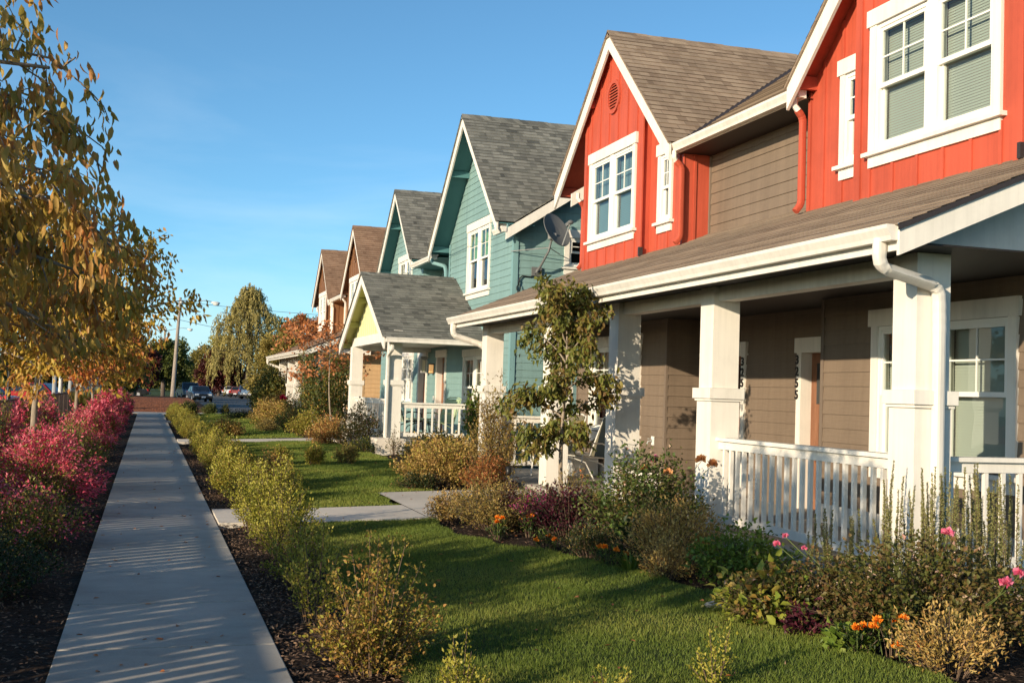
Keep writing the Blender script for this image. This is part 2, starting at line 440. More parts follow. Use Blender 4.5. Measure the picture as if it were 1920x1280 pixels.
def window(w, parent, uc, z0, z1, wid, twin=True, trim=.11, head=.19, mats=None, blind=None, grid=(2, 2), blind_h=1.0, deep=.35):
    """double hung window; returns its opening for the wall"""
    u0, u1 = uc - wid / 2, uc + wid / 2
    t = MB()
    w.box(t, u0 - trim, u0 + .01, z0 - .02, z1 + .004, .0, .035); w.box(t, u1 - .01, u1 + trim, z0 - .02, z1 + .004, .0, .035)
    w.box(t, u0 - trim - .04, u1 + trim + .04, z1 + .004, z1 + head, .0, .05)
    root = t.build('window', M['white'], parent)
    s = MB()
    w.box(s, u0 - trim - .06, u1 + trim + .06, z0 - .065, z0 - .02, .0, .085)
    w.box(s, u0 - trim, u1 + trim, z0 - .19, z0 - .068, .0, .032)
    s.build('sill', M['white'], root)
    fr = MB(); gl = MB(); mu = MB(); bl = MB(); dk = MB()
    units = [(u0, uc - .055), (uc + .055, u1)] if twin else [(u0, u1)]
    if twin: w.box(fr, uc - .055, uc + .055, z0, z1, -.08, .03)
    fw = .045
    for a, b in units:
        w.box(fr, a, a + fw, z0, z1, -.1, .015); w.box(fr, b - fw, b, z0, z1, -.1, .015)
        w.box(fr, a + fw, b - fw, z0, z0 + fw, -.1, .015); w.box(fr, a + fw, b - fw, z1 - fw, z1, -.1, .015)
        zm = (z0 + z1) / 2; sw = .04
        # upper sash outside, lower sash behind
        for (p, q, d0, d1) in ((zm - .02, z1 - fw, -.035, .002), (z0 + fw, zm + .03, -.075, -.038)):
            w.box(fr, a + fw, a + fw + sw, p, q, d0, d1); w.box(fr, b - fw - sw, b - fw, p, q, d0, d1)
            w.box(fr, a + fw + sw, b - fw - sw, p, p + sw + .01, d0, d1); w.box(fr, a + fw + sw, b - fw - sw, q - sw, q, d0, d1)
            dm = (d0 + d1) / 2
            gl.quad([w.pt(b - fw - sw, p + sw, dm), w.pt(a + fw + sw, p + sw, dm), w.pt(a + fw + sw, q - sw, dm), w.pt(b - fw - sw, q - sw, dm)] if w.kind == 'front' else [w.pt(a + fw + sw, p + sw, dm), w.pt(b - fw - sw, p + sw, dm), w.pt(b - fw - sw, q - sw, dm), w.pt(a + fw + sw, q - sw, dm)])
        ga, gb = a + fw + sw, b - fw - sw; gp, gq = zm - .02 + sw + .01, z1 - fw - sw
        for i in range(1, grid[0]):
            x = ga + (gb - ga) * i / grid[0]; w.box(mu, x - .009, x + .009, gp, gq, -.026, -.008)
        for i in range(1, grid[1]):
            x = gp + (gq - gp) * i / grid[1]; w.box(mu, ga, gb, x - .009, x + .009, -.025, -.009)
        if blind:
            zz = z1 - fw; zb = z1 - (z1 - z0) * blind_h + .03
            while zz > zb:
                # slanted slat
                A = [w.pt(a + .03, zz, -.128), w.pt(b - .03, zz, -.128), w.pt(b - .03, zz - .0305, -.120), w.pt(a + .03, zz - .0305, -.120)]
                bl.quad(A); zz -= .03
    # near-black box behind, its colour stands for the unlit room
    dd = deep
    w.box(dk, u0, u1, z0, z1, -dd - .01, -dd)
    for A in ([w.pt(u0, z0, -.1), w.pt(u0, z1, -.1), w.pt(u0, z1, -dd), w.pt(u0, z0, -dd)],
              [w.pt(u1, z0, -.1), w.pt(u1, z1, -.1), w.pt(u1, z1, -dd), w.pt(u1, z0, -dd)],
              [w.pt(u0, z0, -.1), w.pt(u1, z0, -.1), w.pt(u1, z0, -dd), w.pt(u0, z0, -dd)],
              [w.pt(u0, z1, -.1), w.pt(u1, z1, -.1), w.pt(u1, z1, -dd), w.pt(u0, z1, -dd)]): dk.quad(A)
    fr.build('frame', M['vinyl'], root); gl.build('pane', M['glass'], root)
    if mu.v: mu.build_each('muntin', M['vinyl'], root)
    if bl.v: bl.build('blind', blind, root)
    dk.build('shade_backing', M['dark'], root)
    return (u0, u1, z0, z1)

def door(w, parent, uc, z0, ht=2.08, wid=.92, mat=None):
    u0, u1 = uc - wid / 2, uc + wid / 2; z1 = z0 + ht
    t = MB()
    w.box(t, u0 - .115, u0, z0, z1, -.16, .035); w.box(t, u1, u1 + .115, z0, z1, -.16, .035)
    w.box(t, u0 - .155, u1 + .155, z1, z1 + .2, -.16, .05)
    root = t.build('door', M['white'], parent)
    p = MB(); w.box(p, u0, u1, z0, z1, -.20, -.13)
    for (a, b, c, d) in ((u0 + .1, uc - .04, z0 + .15, z0 + 1.15), (uc + .04, u1 - .1, z0 + .15, z0 + 1.15)):
        w.box(p, a, b, c, d, -.135, -.118)
    p.build('door_leaf', mat or M['door'], root)
    g = MB(); w.box(g, u0 + .14, u1 - .14, z0 + 1.4, z1 - .14, -.13, -.124)
    g.build('pane', M['carglass'], root)
    m2 = MB()
    for k in (1, 2):
        x = u0 + .14 + (wid - .28) * k / 3; w.box(m2, x - .012, x + .012, z0 + 1.4, z1 - .14, -.125, -.112)
    m2.build('muntin', mat or M['door'], root)
    k = MB(); c = w.pt(u0 + .07, z0 + 1.0, -.09); k.ball(c, .03); c2 = w.pt(u0 + .07, z0 + 1.0, -.11); k.ball(c2, .035, sq=(.5, 1, 1))
    k.build('knob', M['steel'], root)
    return (u0 - .05, u1 + .05, z0, z1 + .05)

def numbers(text, parent, x, y, z, size=.17, mat=None):
    """house number, digits stacked down, facing -X (glyphs read along -Y... +Y is left of the viewer)"""
    for i, ch in enumerate(text):
        cu = bpy.data.curves.new('digit', 'FONT'); cu.body = ch; cu.size = size; cu.extrude = .006; cu.align_x = 'CENTER'; cu.offset = .004
        to = bpy.data.objects.new('digit', cu)
        me = bpy.data.meshes.new_from_object(to); bpy.data.objects.remove(to)
        me.materials.clear(); me.materials.append(mat or M['number'])
        o = bpy.data.objects.new('house_number', me); COL.objects.link(o); o.parent = parent
        o.location = (x, y, z - i * size * .92)
        o.rotation_euler = (rad(90), 0, rad(-90))

def gable_top(name, parent, X, gc, hw, zt, s, wallX, wall_hw, zlow, mats, thick=.1, ridge_end=11.5, main=(7.6, 5.5, .64), rakew=.3, plain_end=False):
    """roof of a front gable: rake boards at x=X, shingles back to the valley with the main roof"""
    mx, mz, ms = main
    sl = math.hypot(1, s)
    zeave = zt - s * hw
    for sd in (-1, 1):
        # slope surface: u = X direction, v = up the slope
        O = (0, gc + sd * (hw + .03), zeave - s * .03); V = Vector((0, -sd, s)).normalized(); Nn = Vector((0, sd * s, 1)).normalized()
        Ltot = (hw + .03) * sl
        def lim(v):
            z = O[2] + v * s / sl
            xe = ridge_end if plain_end else max(X + .2, mx + max(0, (z - mz)) / ms + .12)
            if z < mz and not plain_end: xe = 8.0
            return [(X - .035, xe)]
        mb = MB(); vb = (mz - O[2]) * sl / s
        lapped(mb, O, (1, 0, 0), V, Nn, lim, 0, Ltot, STEP_R, .012, (), (vb,) if not plain_end else ())
        mb.build('roof', mats['shingle'], parent)
        # underside deck
        mb = MB(); dz = .075
        a = (gc, zt - dz); b = (gc + sd * hw, zeave - dz)
        xe = ridge_end - .05
        mb.quad([(X + .03, a[0], a[1]), (X + .03, b[0], b[1]), (wallX + .35, b[0], b[1]), (wallX + .35, a[0], a[1])])
        # fascia along the eave
        mb.build('soffit', mats['soffit'], parent)
        # rake board, plumb cut
        r = MB(); y0, y1 = gc, gc + sd * hw
        r.prism([(y0, zt - .012), (y1, zeave - .012), (y1, zeave - rakew - .01), (y0, zt - rakew - .01)], 0, X, X + .04)
        r.build('rake_board', M['white'], parent)
        r = MB()
        r.prism([(y0, zt + .004), (y1 + sd * .02, zeave - .016), (y1 + sd * .02, zeave - .05), (y0, zt - .03)], 0, X - .03, X - .004)
        r.build('drip_edge', mats['shingle'], parent)
        # outlooker blocks under the soffit
        bk = MB()
        for t in (.36, .93):
            y = gc + sd * hw * t; z = zt - s * hw * t - .08
            bk.beam((X + .04, y, z - .09), (wallX + .1, y, z - .09), .06, .16)
        bk.build_each('lookout', mats['soffit'], parent)
    # ridge cap
    rc = MB(); n = int((ridge_end - X) / .25)
    for i in range(n):
        x0 = X - .03 + i * .25; dz = .012 * ((i * 7) % 3) / 3
        rc.prism([(gc - .13, zt - .13 * s + .012), (gc, zt + .03 + dz), (gc + .13, zt - .13 * s + .012)], 0, x0, x0 + .26)
    rc.build('ridge_cap', mats['shingle'], parent)

def k_gutter(parent, x, y0, y1, z, mat=None, capend=True):
    """gutter running along Y, mouth up at z, back at x"""
    g = MB()
    prof = [(x, z), (x, z - .12), (x - .075, z - .12), (x - .085, z - .085), (x - .115, z - .03), (x - .118, z), (x - .108, z), (x - .105, z - .028),
            (x - .075, z - .08), (x - .067, z - .11), (x - .01, z - .11), (x - .01, z)]
    n = len(prof)
    for i in range(n):
        a, b = prof[i], prof[(i + 1) % n]
        g.quad([(a[0], y0, a[1]), (b[0], y0, b[1]), (b[0], y1, b[1]), (a[0], y1, a[1])])
    for y in (y0, y1):
        g.quad([(p[0], y, p[1]) for p in prof[:6]])
    # straps
    yy = y0 + .4
    while yy < y1: g.box(x - .105, x, yy, yy + .02, z - .012, z - .006); yy += .9
    return g.build('gutter', mat or M['gutter'], parent)
def pipe(parent, pts, mat, r=.038, name='downpipe', ribs=()):
    """rectangular-ish ribbed downpipe through pts with rounded elbows"""
    P = [Vector(p) for p in pts]; out = [P[0]]
    for i in range(1, len(P) - 1):
        a = (P[i - 1] - P[i]); b = (P[i + 1] - P[i]); k = min(.11, a.length * .45, b.length * .45)
        A = P[i] + a.normalized() * k; B = P[i] + b.normalized() * k
        for t in (0, .2, .4, .6, .8, 1): out.append(A.lerp(P[i], t).lerp(P[i].lerp(B, t), t))
    out.append(P[-1])
    mb = MB(); rr = []
    for i in range(len(out)): rr.append(r * (1.06 if (i % 2 and 0 < i < len(out) - 1) else 1.0))
    mb.tube(out, rr, 16, square=True)
    for p in P[1:-1]: pass
    o = mb.build(name, mat, parent)
    return o

def column(parent, xf, yc, z0, z1, wx=.32, wy=.32, band=1.68):
    m = MB()
    x0, x1, y0, y1 = xf, xf + wx, yc - wy / 2, yc + wy / 2
    m.box(x0, x1, y0, y1, band + .06, z1)
    m.box(x0 - .014, x1 + .014, y0 - .014, y1 + .014, z0 + .02, band - .06)
    m.box(x0 - .012, x1 + .012, y0 - .012, y1 + .012, z0, z0 + .018)
    root = m.build('column', M['white'], parent)
    b = MB(); b.box(x0 - .055, x1 + .055, y0 - .055, y1 + .055, band - .058, band + .058)
    b.box(x0 - .035, x1 + .035, y0 - .035, y1 + .035, band - .085, band - .0585)
    b.build('column_band', M['white'], root, bevel=.004)
    return root
def railing(parent, p0, p1, z0, z1, n, name='railing'):
    """p0,p1 XY ends"""
    r = MB(); a = Vector((p0[0], p0[1], 0)); b = Vector((p1[0], p1[1], 0))
    def at(t, z): q = a.lerp(b, t); return (q.x, q.y, z)
    r.beam(at(0, z1 - .02), at(1, z1 - .02), .13, .038)
    r.beam(at(0, z1 - .085), at(1, z1 - .085), .05, .088)
    r.beam(at(0, z0 + .05), at(1, z0 + .05), .05, .09)
    root = r.build(name, M['white'], parent)
    for i in range(n):
        t = (i + .75) / (n + .5); k = MB(); k.beam(at(t, z0 + .095), at(t, z1 - .13), .038, .038, up=(b - a).normalized())
        k.build('baluster', M['white'], root)
    return root

# ------------------------------------------------------------------ duplex house (two front gables, full width porch)
def eave_band(h, ya, yb, mats, wallx=8.2):
    """main roof eave between gables"""
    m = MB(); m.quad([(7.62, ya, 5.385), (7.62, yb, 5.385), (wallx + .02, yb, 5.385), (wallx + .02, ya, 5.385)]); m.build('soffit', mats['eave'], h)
    f = MB(); f.box(7.62, 7.645, ya, yb, 5.38, 5.5); f.build('fascia', M['white'], h)
    k_gutter(h, 7.618, ya, yb, 5.51)

def main_roof(h, gables, hw, zt, s, y0, y1, mats, mx=7.6, mz=5.5, ms=.64, ridge=11.45):
    sl = math.hypot(1, ms); V = Vector((1, 0, ms)).normalized(); Nn = Vector((-ms, 0, 1)).normalized()
    def lim(v):
        z = mz + v * ms / sl; out = []; prev = y0
        w_ = max(0, (zt - z) / s) 
        for g in gables:
            if g - w_ > prev: out.append((prev, g - w_))
            prev = g + w_
        out.append((prev, y1)); return out
    mb = MB(); lapped(mb, (mx - .04, 0, mz - .026), (0, 1, 0), V, Nn, lim, 0, (ridge - mx + .04) * sl, STEP_R, .012)
    mb.build('roof', mats['shingle'], h)
    # valleys
    for g in gables:
        for sd in (-1, 1):
            v = MB(); zv0, zv1 = mz, zt - .06
            p0 = Vector((mx + .0, g + sd * (zt - zv0) / s, zv0 + .02)); p1 = Vector((mx + (zv1 - mz) / ms, g + sd * (zt - zv1) / s, zv1 + .03))
            v.beam(p0, p1, .14, .012, up=(-ms, sd * s, 2)); v.build('valley_flashing', M['flash'], h)
    zr = mz + (ridge - mx) * ms
    b = MB(); b.quad([(ridge, y0, zr), (ridge, y1, zr), (ridge + 3.8, y1, zr - 3.8 * ms), (ridge + 3.8, y0, zr - 3.8 * ms)]); b.build('roof', mats['shingle'], h)
    rc = MB(); y = y0
    while y < y1: rc.prism([(ridge - .13, zr - .05), (ridge, zr + .04), (ridge + .13, zr - .05)], 1, y, min(y + .25, y1)); y += .25
    rc.build('ridge_cap', mats['shingle'], h)
    for y in (y0, y1):
        r = MB(); yy = y - .02 if y == y0 else y - .02
        r.prism([(mx, mz - .03), (ridge, zr - .03), (ridge + 3.8, zr - 3.8 * ms - .03), (ridge + 3.8, zr - 3.8 * ms - .28), (ridge, zr - .28), (mx, mz - .28)], 1, yy, yy + .04)
        r.build('rake_board', M['white'], h)

def end_wall(h, y, facing, name, matlow, matup, x0, zsplit, mats, ridge=11.45, xb=15.2, openings=()):
    """gable end wall in plane y"""
    w = Wall('side', y)
    def top(x): return 5.45 + (min(x, 2 * ridge - x) - 7.6) * .64
    def lim_low(v): return [(x0, xb)]
    def lim_up(v):
        x0 = 8.2
        if v < top(x0): return [(x0, 2 * ridge - x0)]
        x = 7.6 + (v - 5.45) / .64; return [(max(x0, x), max(x0, 2 * ridge - x))]
    if facing < 0:
        lap_wall('side_wall', w, matlow, h, lim_low, .0, zsplit, openings)
        lap_wall('side_wall', w, matup, h, lim_up, zsplit, top(ridge) - .02, openings, brk=(top(8.2),))
    else:
        m = MB(); m.quad([(x0, y, 0), (xb, y, 0), (xb, y, 5), (ridge, y, top(ridge)), (8.2, y, top(8.2)), (8.2, y, 3.4), (x0, y, 3.4)]); m.build('side_wall', matlow, h)

def duplex(Yc, name, label, group, mats, detail=True, nums=None):
    h = thing(name, label, 'house', (0, 0, 0), 0, group)
    g1, g2 = Yc - 4.4, Yc + 4.4; zt, s, hw = 8.0, .92, 2.66; gx = 7.45
    Z0 = .2
    roofz = lambda x: 3.0 + (x - 5.45) * .425
    # ---- porch slab and foundation
    sl = MB(); sl.box(5.72, 8.5, Yc - 6.75, Yc + 6.75, -.1, Z0); sl.build('porch_floor', M['conc3'], h, bevel=.012)
    # ---- porch roof
    U0, U1 = Yc - 6.97, Yc + 6.97; ms = .425; slp = math.hypot(1, ms)
    V = Vector((1, 0, ms)).normalized(); Nn = Vector((-ms, 0, 1)).normalized()
    bay, body, rec = 7.6, 7.75, 8.2
    def lim(v):
        return [(U0 - .02, U1 + .02)]
    mb = MB(); lapped(mb, (5.40, 0, 2.985), (0, 1, 0), V, Nn, lim, 0, (8.22 - 5.4) * slp, STEP_R, .008)
    mb.build('porch_roof', mats['shingle'], h)
    # ceiling, beam, fascia, gutter
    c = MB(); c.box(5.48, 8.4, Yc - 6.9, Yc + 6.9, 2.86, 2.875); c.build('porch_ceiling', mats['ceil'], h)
    b = MB(); b.box(5.99, 6.18, Yc - 6.5, Yc + 6.5, 2.70, 2.858); b.build_each('porch_beam', M['white'], h)
    f = MB(); f.box(5.45, 5.478, U0 + .03, U1 - .03, 2.80, 2.985); f.build('fascia', M['white'], h)
    k_gutter(h, 5.446, U0 + .02, U1 - .02, 2.99)
    for y, d in ((U0, 1), (U1, -1)):
        r = MB(); ya = y if d > 0 else y - .035
        r.prism([(5.43, 2.985), (7.9, roofz(7.9) - .02), (7.9, roofz(7.9) - .23), (5.43, 2.755)], 1, ya, ya + .035)
        r.build('rake_board', M['white'], h)
        r = MB(); yb = ya - .012 * d; r.prism([(5.41, 2.988), (7.9, roofz(7.9) - .006), (7.9, roofz(7.9) - .05), (5.41, 2.945)], 1, yb - .008, yb + .008 if d < 0 else yb + .004)
        r.build('drip_edge', M['flash'], h)
        # closed triangle above the end beam, and end beam
        t = MB(); yt = Yc - 6.5 if d > 0 else Yc + 6.5
        t.prism([(5.50, 2.877), (7.95, 2.877), (7.95, roofz(7.95) - .05), (5.50, roofz(5.50) - .05)], 1, yt - .03, yt + .03); t.build('porch_end_panel', M['white'], h)
    # ---- columns
    cols = [Yc - 6.35, Yc - 2.75, Yc, Yc + 2.75, Yc + 6.35]
    for y in cols: column(h, 5.93, y, Z0, 2.857)
    # ---- railings
    railing(h, (6.05, cols[0] + .17), (6.05, cols[1] - .17), .27, 1.2, 22 if detail else 14)
    if not detail: railing(h, (6.05, cols[3] + .17), (6.05, cols[4] - .17), .27, 1.2, 14)
    railing(h, (6.27, Yc - 6.35), (7.74, Yc - 6.35), .27, 1.2, 8)
    railing(h, (6.27, Yc + 6.35), (7.74, Yc + 6.35), .27, 1.2, 8)
    # ---- ground floor walls
    wn = Wall('front', 7.75); wd = Wall('front', 8.4)
    o1 = window(wn, h, g1, 1.0, 2.48, 2.1, mats=mats, blind=M['blind'], blind_h=1.0)
    o2 = window(wn, h, g2, 1.0, 2.48, 2.1, mats=mats, blind=M['blind'], blind_h=.5)
    lap_wall('wall', wn, mats['low'], h, lambda v: [(Yc - 6.2, Yc - 2.2)], .0, 2.87, [o1])
    lap_wall('wall', wn, mats['low'], h, lambda v: [(Yc + 2.25, Yc + 6.2)], .0, 2.87, [o2])
    d1 = door(wd, h, Yc - 1.15, Z0); d2 = door(wd, h, Yc + 1.45, Z0)
    lap_wall('wall', wd, mats['low'], h, lambda v: [(Yc - 2.2, Yc + 2.25)], .0, 2.87, [d1, d2])
    # returns of the recess
    r = MB(); r.box(7.76, 8.4, Yc - 2.2, Yc - 2.17, 0, 2.86); r.build('wall', mats['lowp'], h)
    wr = Wall('side', Yc + 2.25); lap_wall('wall', wr, mats['low'], h, lambda v: [(7.76, 8.4)], .0, 2.87)
    cb = MB()
    for y in (Yc - 2.2, Yc + 2.25): cb.box(7.73, 7.77, y - .05 if y < Yc else y - .012, y + .012 if y < Yc else y + .05, .2, 2.86)
    for y in (Yc - 6.2, Yc + 6.2): cb.box(7.722, 7.80, y - .02, y + .02, .1, 3.9)
    cb.build_each('corner_board', mats['lowp'], h)
    # skirting along the wall
    sk = MB()
    sk.box(7.70, 7.732, Yc - 6.2, Yc - 2.25, .2, .42); sk.box(7.70, 7.732, Yc + 2.3, Yc + 6.2, .2, .42)
    sk.build_each('skirting_board', M['white'], h)
    # wall lantern and hose tap
    if detail:
        for yy in (Yc + 1.98,):
            lt = MB(); lt.box(8.30, 8.39, yy - .07, yy + .07, 2.02, 2.06); lt.box(8.20, 8.38, yy - .09, yy + .09, 2.28, 2.31); lt.box(8.36, 8.39, yy - .05, yy + .05, 2.0, 2.3)
            for a in (-.075, .075):
                for x in (8.22, 8.36): lt.box(x - .008, x + .008, yy + a - .008, yy + a + .008, 2.04, 2.29)
            r_ = lt.build('wall_lantern', M['black'], h)
            q = MB(); q.box(8.23, 8.35, yy - .065, yy + .065, 2.05, 2.28); q.build('lantern_glass', M['lamp_glass'], r_)
        ho = MB(); wn.box(ho, Yc + 2.62, Yc + 2.72, .86, 1.0, .015, .03); 
        rt = ho.build('hose_tap', M['lowplate'] if 'lowplate' in M else M['vinyl'], h)
        tp = MB(); tp.tube([(7.72, Yc + 2.67, .93), (7.65, Yc + 2.67, .92), (7.63, Yc + 2.67, .87)], .013, 8); tp.ball((7.66, Yc + 2.67, .96), .025, sq=(1, 1, .4)); tp.build('tap', M['steel'], rt)
    # ---- house numbers
    if nums:
        numbers(nums[0], h, 8.355, Yc + .15 - .80 + .05, 2.13)
        numbers(nums[1], h, 8.355, Yc + .93, 2.13)
    # ---- upper bodies
    for gc, side in ((g1, -1), (g2, 1)):
        bw = 2.6; bo = 1.5     # the outer side of each body is narrower
        wb = Wall('front', bay); wf = Wall('front', body)
        zz = lambda X: roofz(X) - .02
        gl = lambda hwid: (lambda v: [(gc - min(hwid, max(0, (zt - .09 - v) / s)), gc + min(hwid, max(0, (zt - .09 - v) / s)))])
        op = window(wb, h, gc, 4.43, 5.83, 1.92, blind=mats['bl1'] if gc == g1 else mats['bl2'], blind_h=1.0)
        batten_wall('bay_wall', wb, mats['up'], h, gl(1.3), 3.88, zt - .12, [op], brk=(zt - .09 - 1.3 * s,), u_off=.24, pitch=.425)
        sm = MB()
        # bay return sides
        for sd in (-1, 1):
            sm.box(bay + .002, body - .002, gc + sd * 1.3 - .012, gc + sd * 1.3 + .012, 3.88, zt - .09 - 1.3 * s)
        for sd in (-1, 1): sm.box(bay - .022, bay + .001, gc + sd * 1.3 - .06, gc + sd * 1.3 + .06, 3.89, zt - .12 - 1.36 * s)
        sm.build_each('corner_board', mats['up'], h)
        ops = []
        for sd in (-side,):
            o = window(wf, h, gc + (1.62 if sd > 0 else -1.93), 4.44, 5.5, .36, twin=False, trim=.09, blind=None, grid=(2, 2)); ops.append(o)
        def lim_b(v, gc=gc, side=side):
            a = max(0, (zt - .09 - v) / s); lo_ = min(a, bo if side < 0 else bw); hi_ = min(a, bo if side > 0 else bw); return [(gc - lo_, gc + hi_)]
        batten_wall('wall', wf, mats['up'], h, lim_b, 3.95, zt - .14, ops, brk=(zt - .09 - bw * s, zt - .09 - bo * s), u_off=.16, pitch=.4)
        cb = MB()
        for sd in (-1, 1):
            ww = bo if sd == side else bw; y = gc + sd * ww; cb.box(body - .02, body - .001, y - (.05 if sd > 0 else .012), y + (.012 if sd > 0 else .05), 3.97, 5.5)
        cb.build_each('corner_board', mats['up'], h)
        # side faces of the body
        for sd in (-1, 1):
            ww = bo if sd == side else bw; m = MB(); y = gc + sd * ww; zz_ = 5.6 if ww == bw else 6.5; m.quad([(body, y, 3.9), (rec + .3, y, 3.9), (rec + .3, y, zz_), (body, y, zz_)])
            if sd == -1: m.box(body + .16, body + .2, y - .02, y - .001, 3.97, 5.4)
            m.build('wall', mats['up'], h)
        # round louvred vent
        v = MB(); zc = 6.86; n = 24; R0, R1 = .30, .235
        ring = []
        for i in range(n):
            a0, a1 = 2 * math.pi * i / n, 2 * math.pi * (i + 1) / n
            P = lambda r_, a, d: (bay - d, gc + r_ * math.cos(a), zc + r_ * math.sin(a))
            v.quad([P(R0, a0, .04), P(R0, a1, .04), P(R1, a1, .04), P(R1, a0, .04)])
            v.quad([P(R0, a0, 0), P(R0, a1, 0), P(R0, a1, .04), P(R0, a0, .04)]); v.quad([P(R1, a0, .0), P(R1, a1, .0), P(R1, a1, .04), P(R1, a0, .04)])
        vr = v.build('gable_vent', mats['up'], h)
        sv = MB()
        for i in range(9):
            z = zc - R1 + (i + .5) * 2 * R1 / 9; w_ = math.sqrt(max(0, R1 * R1 - (z - zc) ** 2)) + .005
            sv.quad([(bay - .034, gc - w_, z - .024), (bay - .034, gc + w_, z - .024), (bay - .006, gc + w_, z + .02), (bay - .006, gc - w_, z + .02)])
        sv.build('slat', mats['vent'], vr)
        dk = MB(); dk.box(bay - .005, bay - .003, gc - .2, gc + .2, zc - .2, zc + .2); dk.build('shade_backing', M['dark'], vr)  # flat dark plate, colour stands for shade behind the slats
        gable_top('gable', h, gx, gc, hw, zt, s, body, bw, 5.5, dict(shingle=mats['shingle'], soffit=mats['soffit']))
        # roof-wall flashing and kick-out
        fl = MB()
        fl.box(bay - .05, bay + .02, gc - 1.37, gc - 1.325, roofz(bay) + .0, roofz(bay) + .15)
        fl.build_each('flashing', M['flash'], h)
    # ---- upper recessed wall
    wg = Wall('front', rec)
    lap_wall('wall', wg, mats['mid'], h, lambda v: [(g1 + 2.6, g2 - 2.6)], 4.1, 5.42)
    lap_wall('wall', wg, mats['mid'], h, lambda v: [(Yc - 6.2, g1 - 1.5)], 4.1, 5.9); lap_wall('wall', wg, mats['mid'], h, lambda v: [(g2 + 1.5, Yc + 6.2)], 4.1, 5.9)
    m = MB(); m.box(rec - .03, rec - .001, g2 - 2.64, g2 - 2.6, 4.15, 5.38); m.build_each('corner_board', mats['midp'], h)
    eave_band(h, g1 + 2.52, g2 - 2.52, mats, rec)
    main_roof(h, (g1, g2), hw, zt, s, Yc - 6.5, Yc + 6.5, mats)
    end_wall(h, Yc - 6.2, -1, '', mats['low'], mats['side_up'], 7.76, 3.4, mats)
    end_wall(h, Yc + 6.2, 1, '', mats['lowp'], mats['low'], 7.76, 3.4, mats)
    # ---- downpipes (upper)
    for gc in (g1, g2):
        # outer / left side of each gable (far side) and near side
        yR = gc - 2.52; yL = gc + 2.52
        inner = (gc == g1)
        # pipe on the far side: big S elbow then straight down the corner
        zb = roofz(7.62) + .04
        # collar in white under the gutter
        outer = 1 if gc == g2 else -1
        for yy, sd in ((yL, 1), (yR, -1)):
            if sd == outer: yy = gc + sd * 1.48
            cpl = MB(); cpl.tube([(7.555, yy + sd * .12, 5.40), (7.555, yy + sd * .12, 5.30), (7.60, yy + sd * .10, 5.24)], .04, 8)
            cpl.build('gutter_outlet', M['gutter'], h)
            pts = [(7.59, yy + sd * .11, 5.25), (7.68, yy + sd * .13, 5.16), (7.68, yy + sd * .13, zb + .12), (7.60, yy + sd * .13, zb + .02)]
            pipe(h, pts, mats['pipe'])
    # porch downpipe at the near corner column and far end
    pipe(h, [(5.39, cols[0] - .42, 2.90), (5.39, cols[0] - .42, 2.68), (6.10, cols[0] - .21, 2.58), (6.11, cols[0] - .21, 2.3), (6.11, cols[0] - .21, .3)], M['gutter'], .042)
    pipe(h, [(5.39, cols[4] + .3, 2.87), (5.39, cols[4] + .3, 2.66), (5.95, cols[4] + .24, 2.5), (6.12, cols[4] + .22, 2.3), (6.12, cols[4] + .22, .3)], M['gutter'], .045)
    return h

red_m = dict(shingle=M['sh_brown'], up=M['redwall'], vent=M['red'], soffit=M['red'], eave=M['ceil'], low=M['grey'], mid=M['grey'],  # eave shares the ceiling colour with its painted-in shade
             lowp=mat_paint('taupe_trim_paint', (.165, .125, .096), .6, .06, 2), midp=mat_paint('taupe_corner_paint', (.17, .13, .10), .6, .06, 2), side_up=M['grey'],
             pipe=M['red'], ceil=M['ceil'], bl1=M['blind'], bl2=M['blindb'])
red_house = duplex(14.65, 'duplex_house', 'red and taupe duplex with brown shingle roof, numbers 3253 and 3255 on its porch', 'houses in the street row', red_m, True, ('3255', '3253'))
brown_m = dict(shingle=M['sh_rust'], up=M['brown'], vent=M['brown'], soffit=M['brown'], eave=M['brown'], low=M['tan'], mid=M['tan'],
               lowp=mat_paint('tan_trim_paint', (.50, .33, .18), .6, .06, 2), midp=mat_paint('tan_corner_paint', (.5, .33, .18), .6, .06, 2), side_up=M['tan'],
               pipe=M['white'], ceil=mat_paint('tan_ceiling_paint', (.42, .27, .13), .6, .06, 2), bl1=M['blind'], bl2=M['blindb'])
duplex(50.4, 'duplex_house', 'farthest house, brown upper gables and tan walls with white porch columns', 'houses in the street row', brown_m, False)

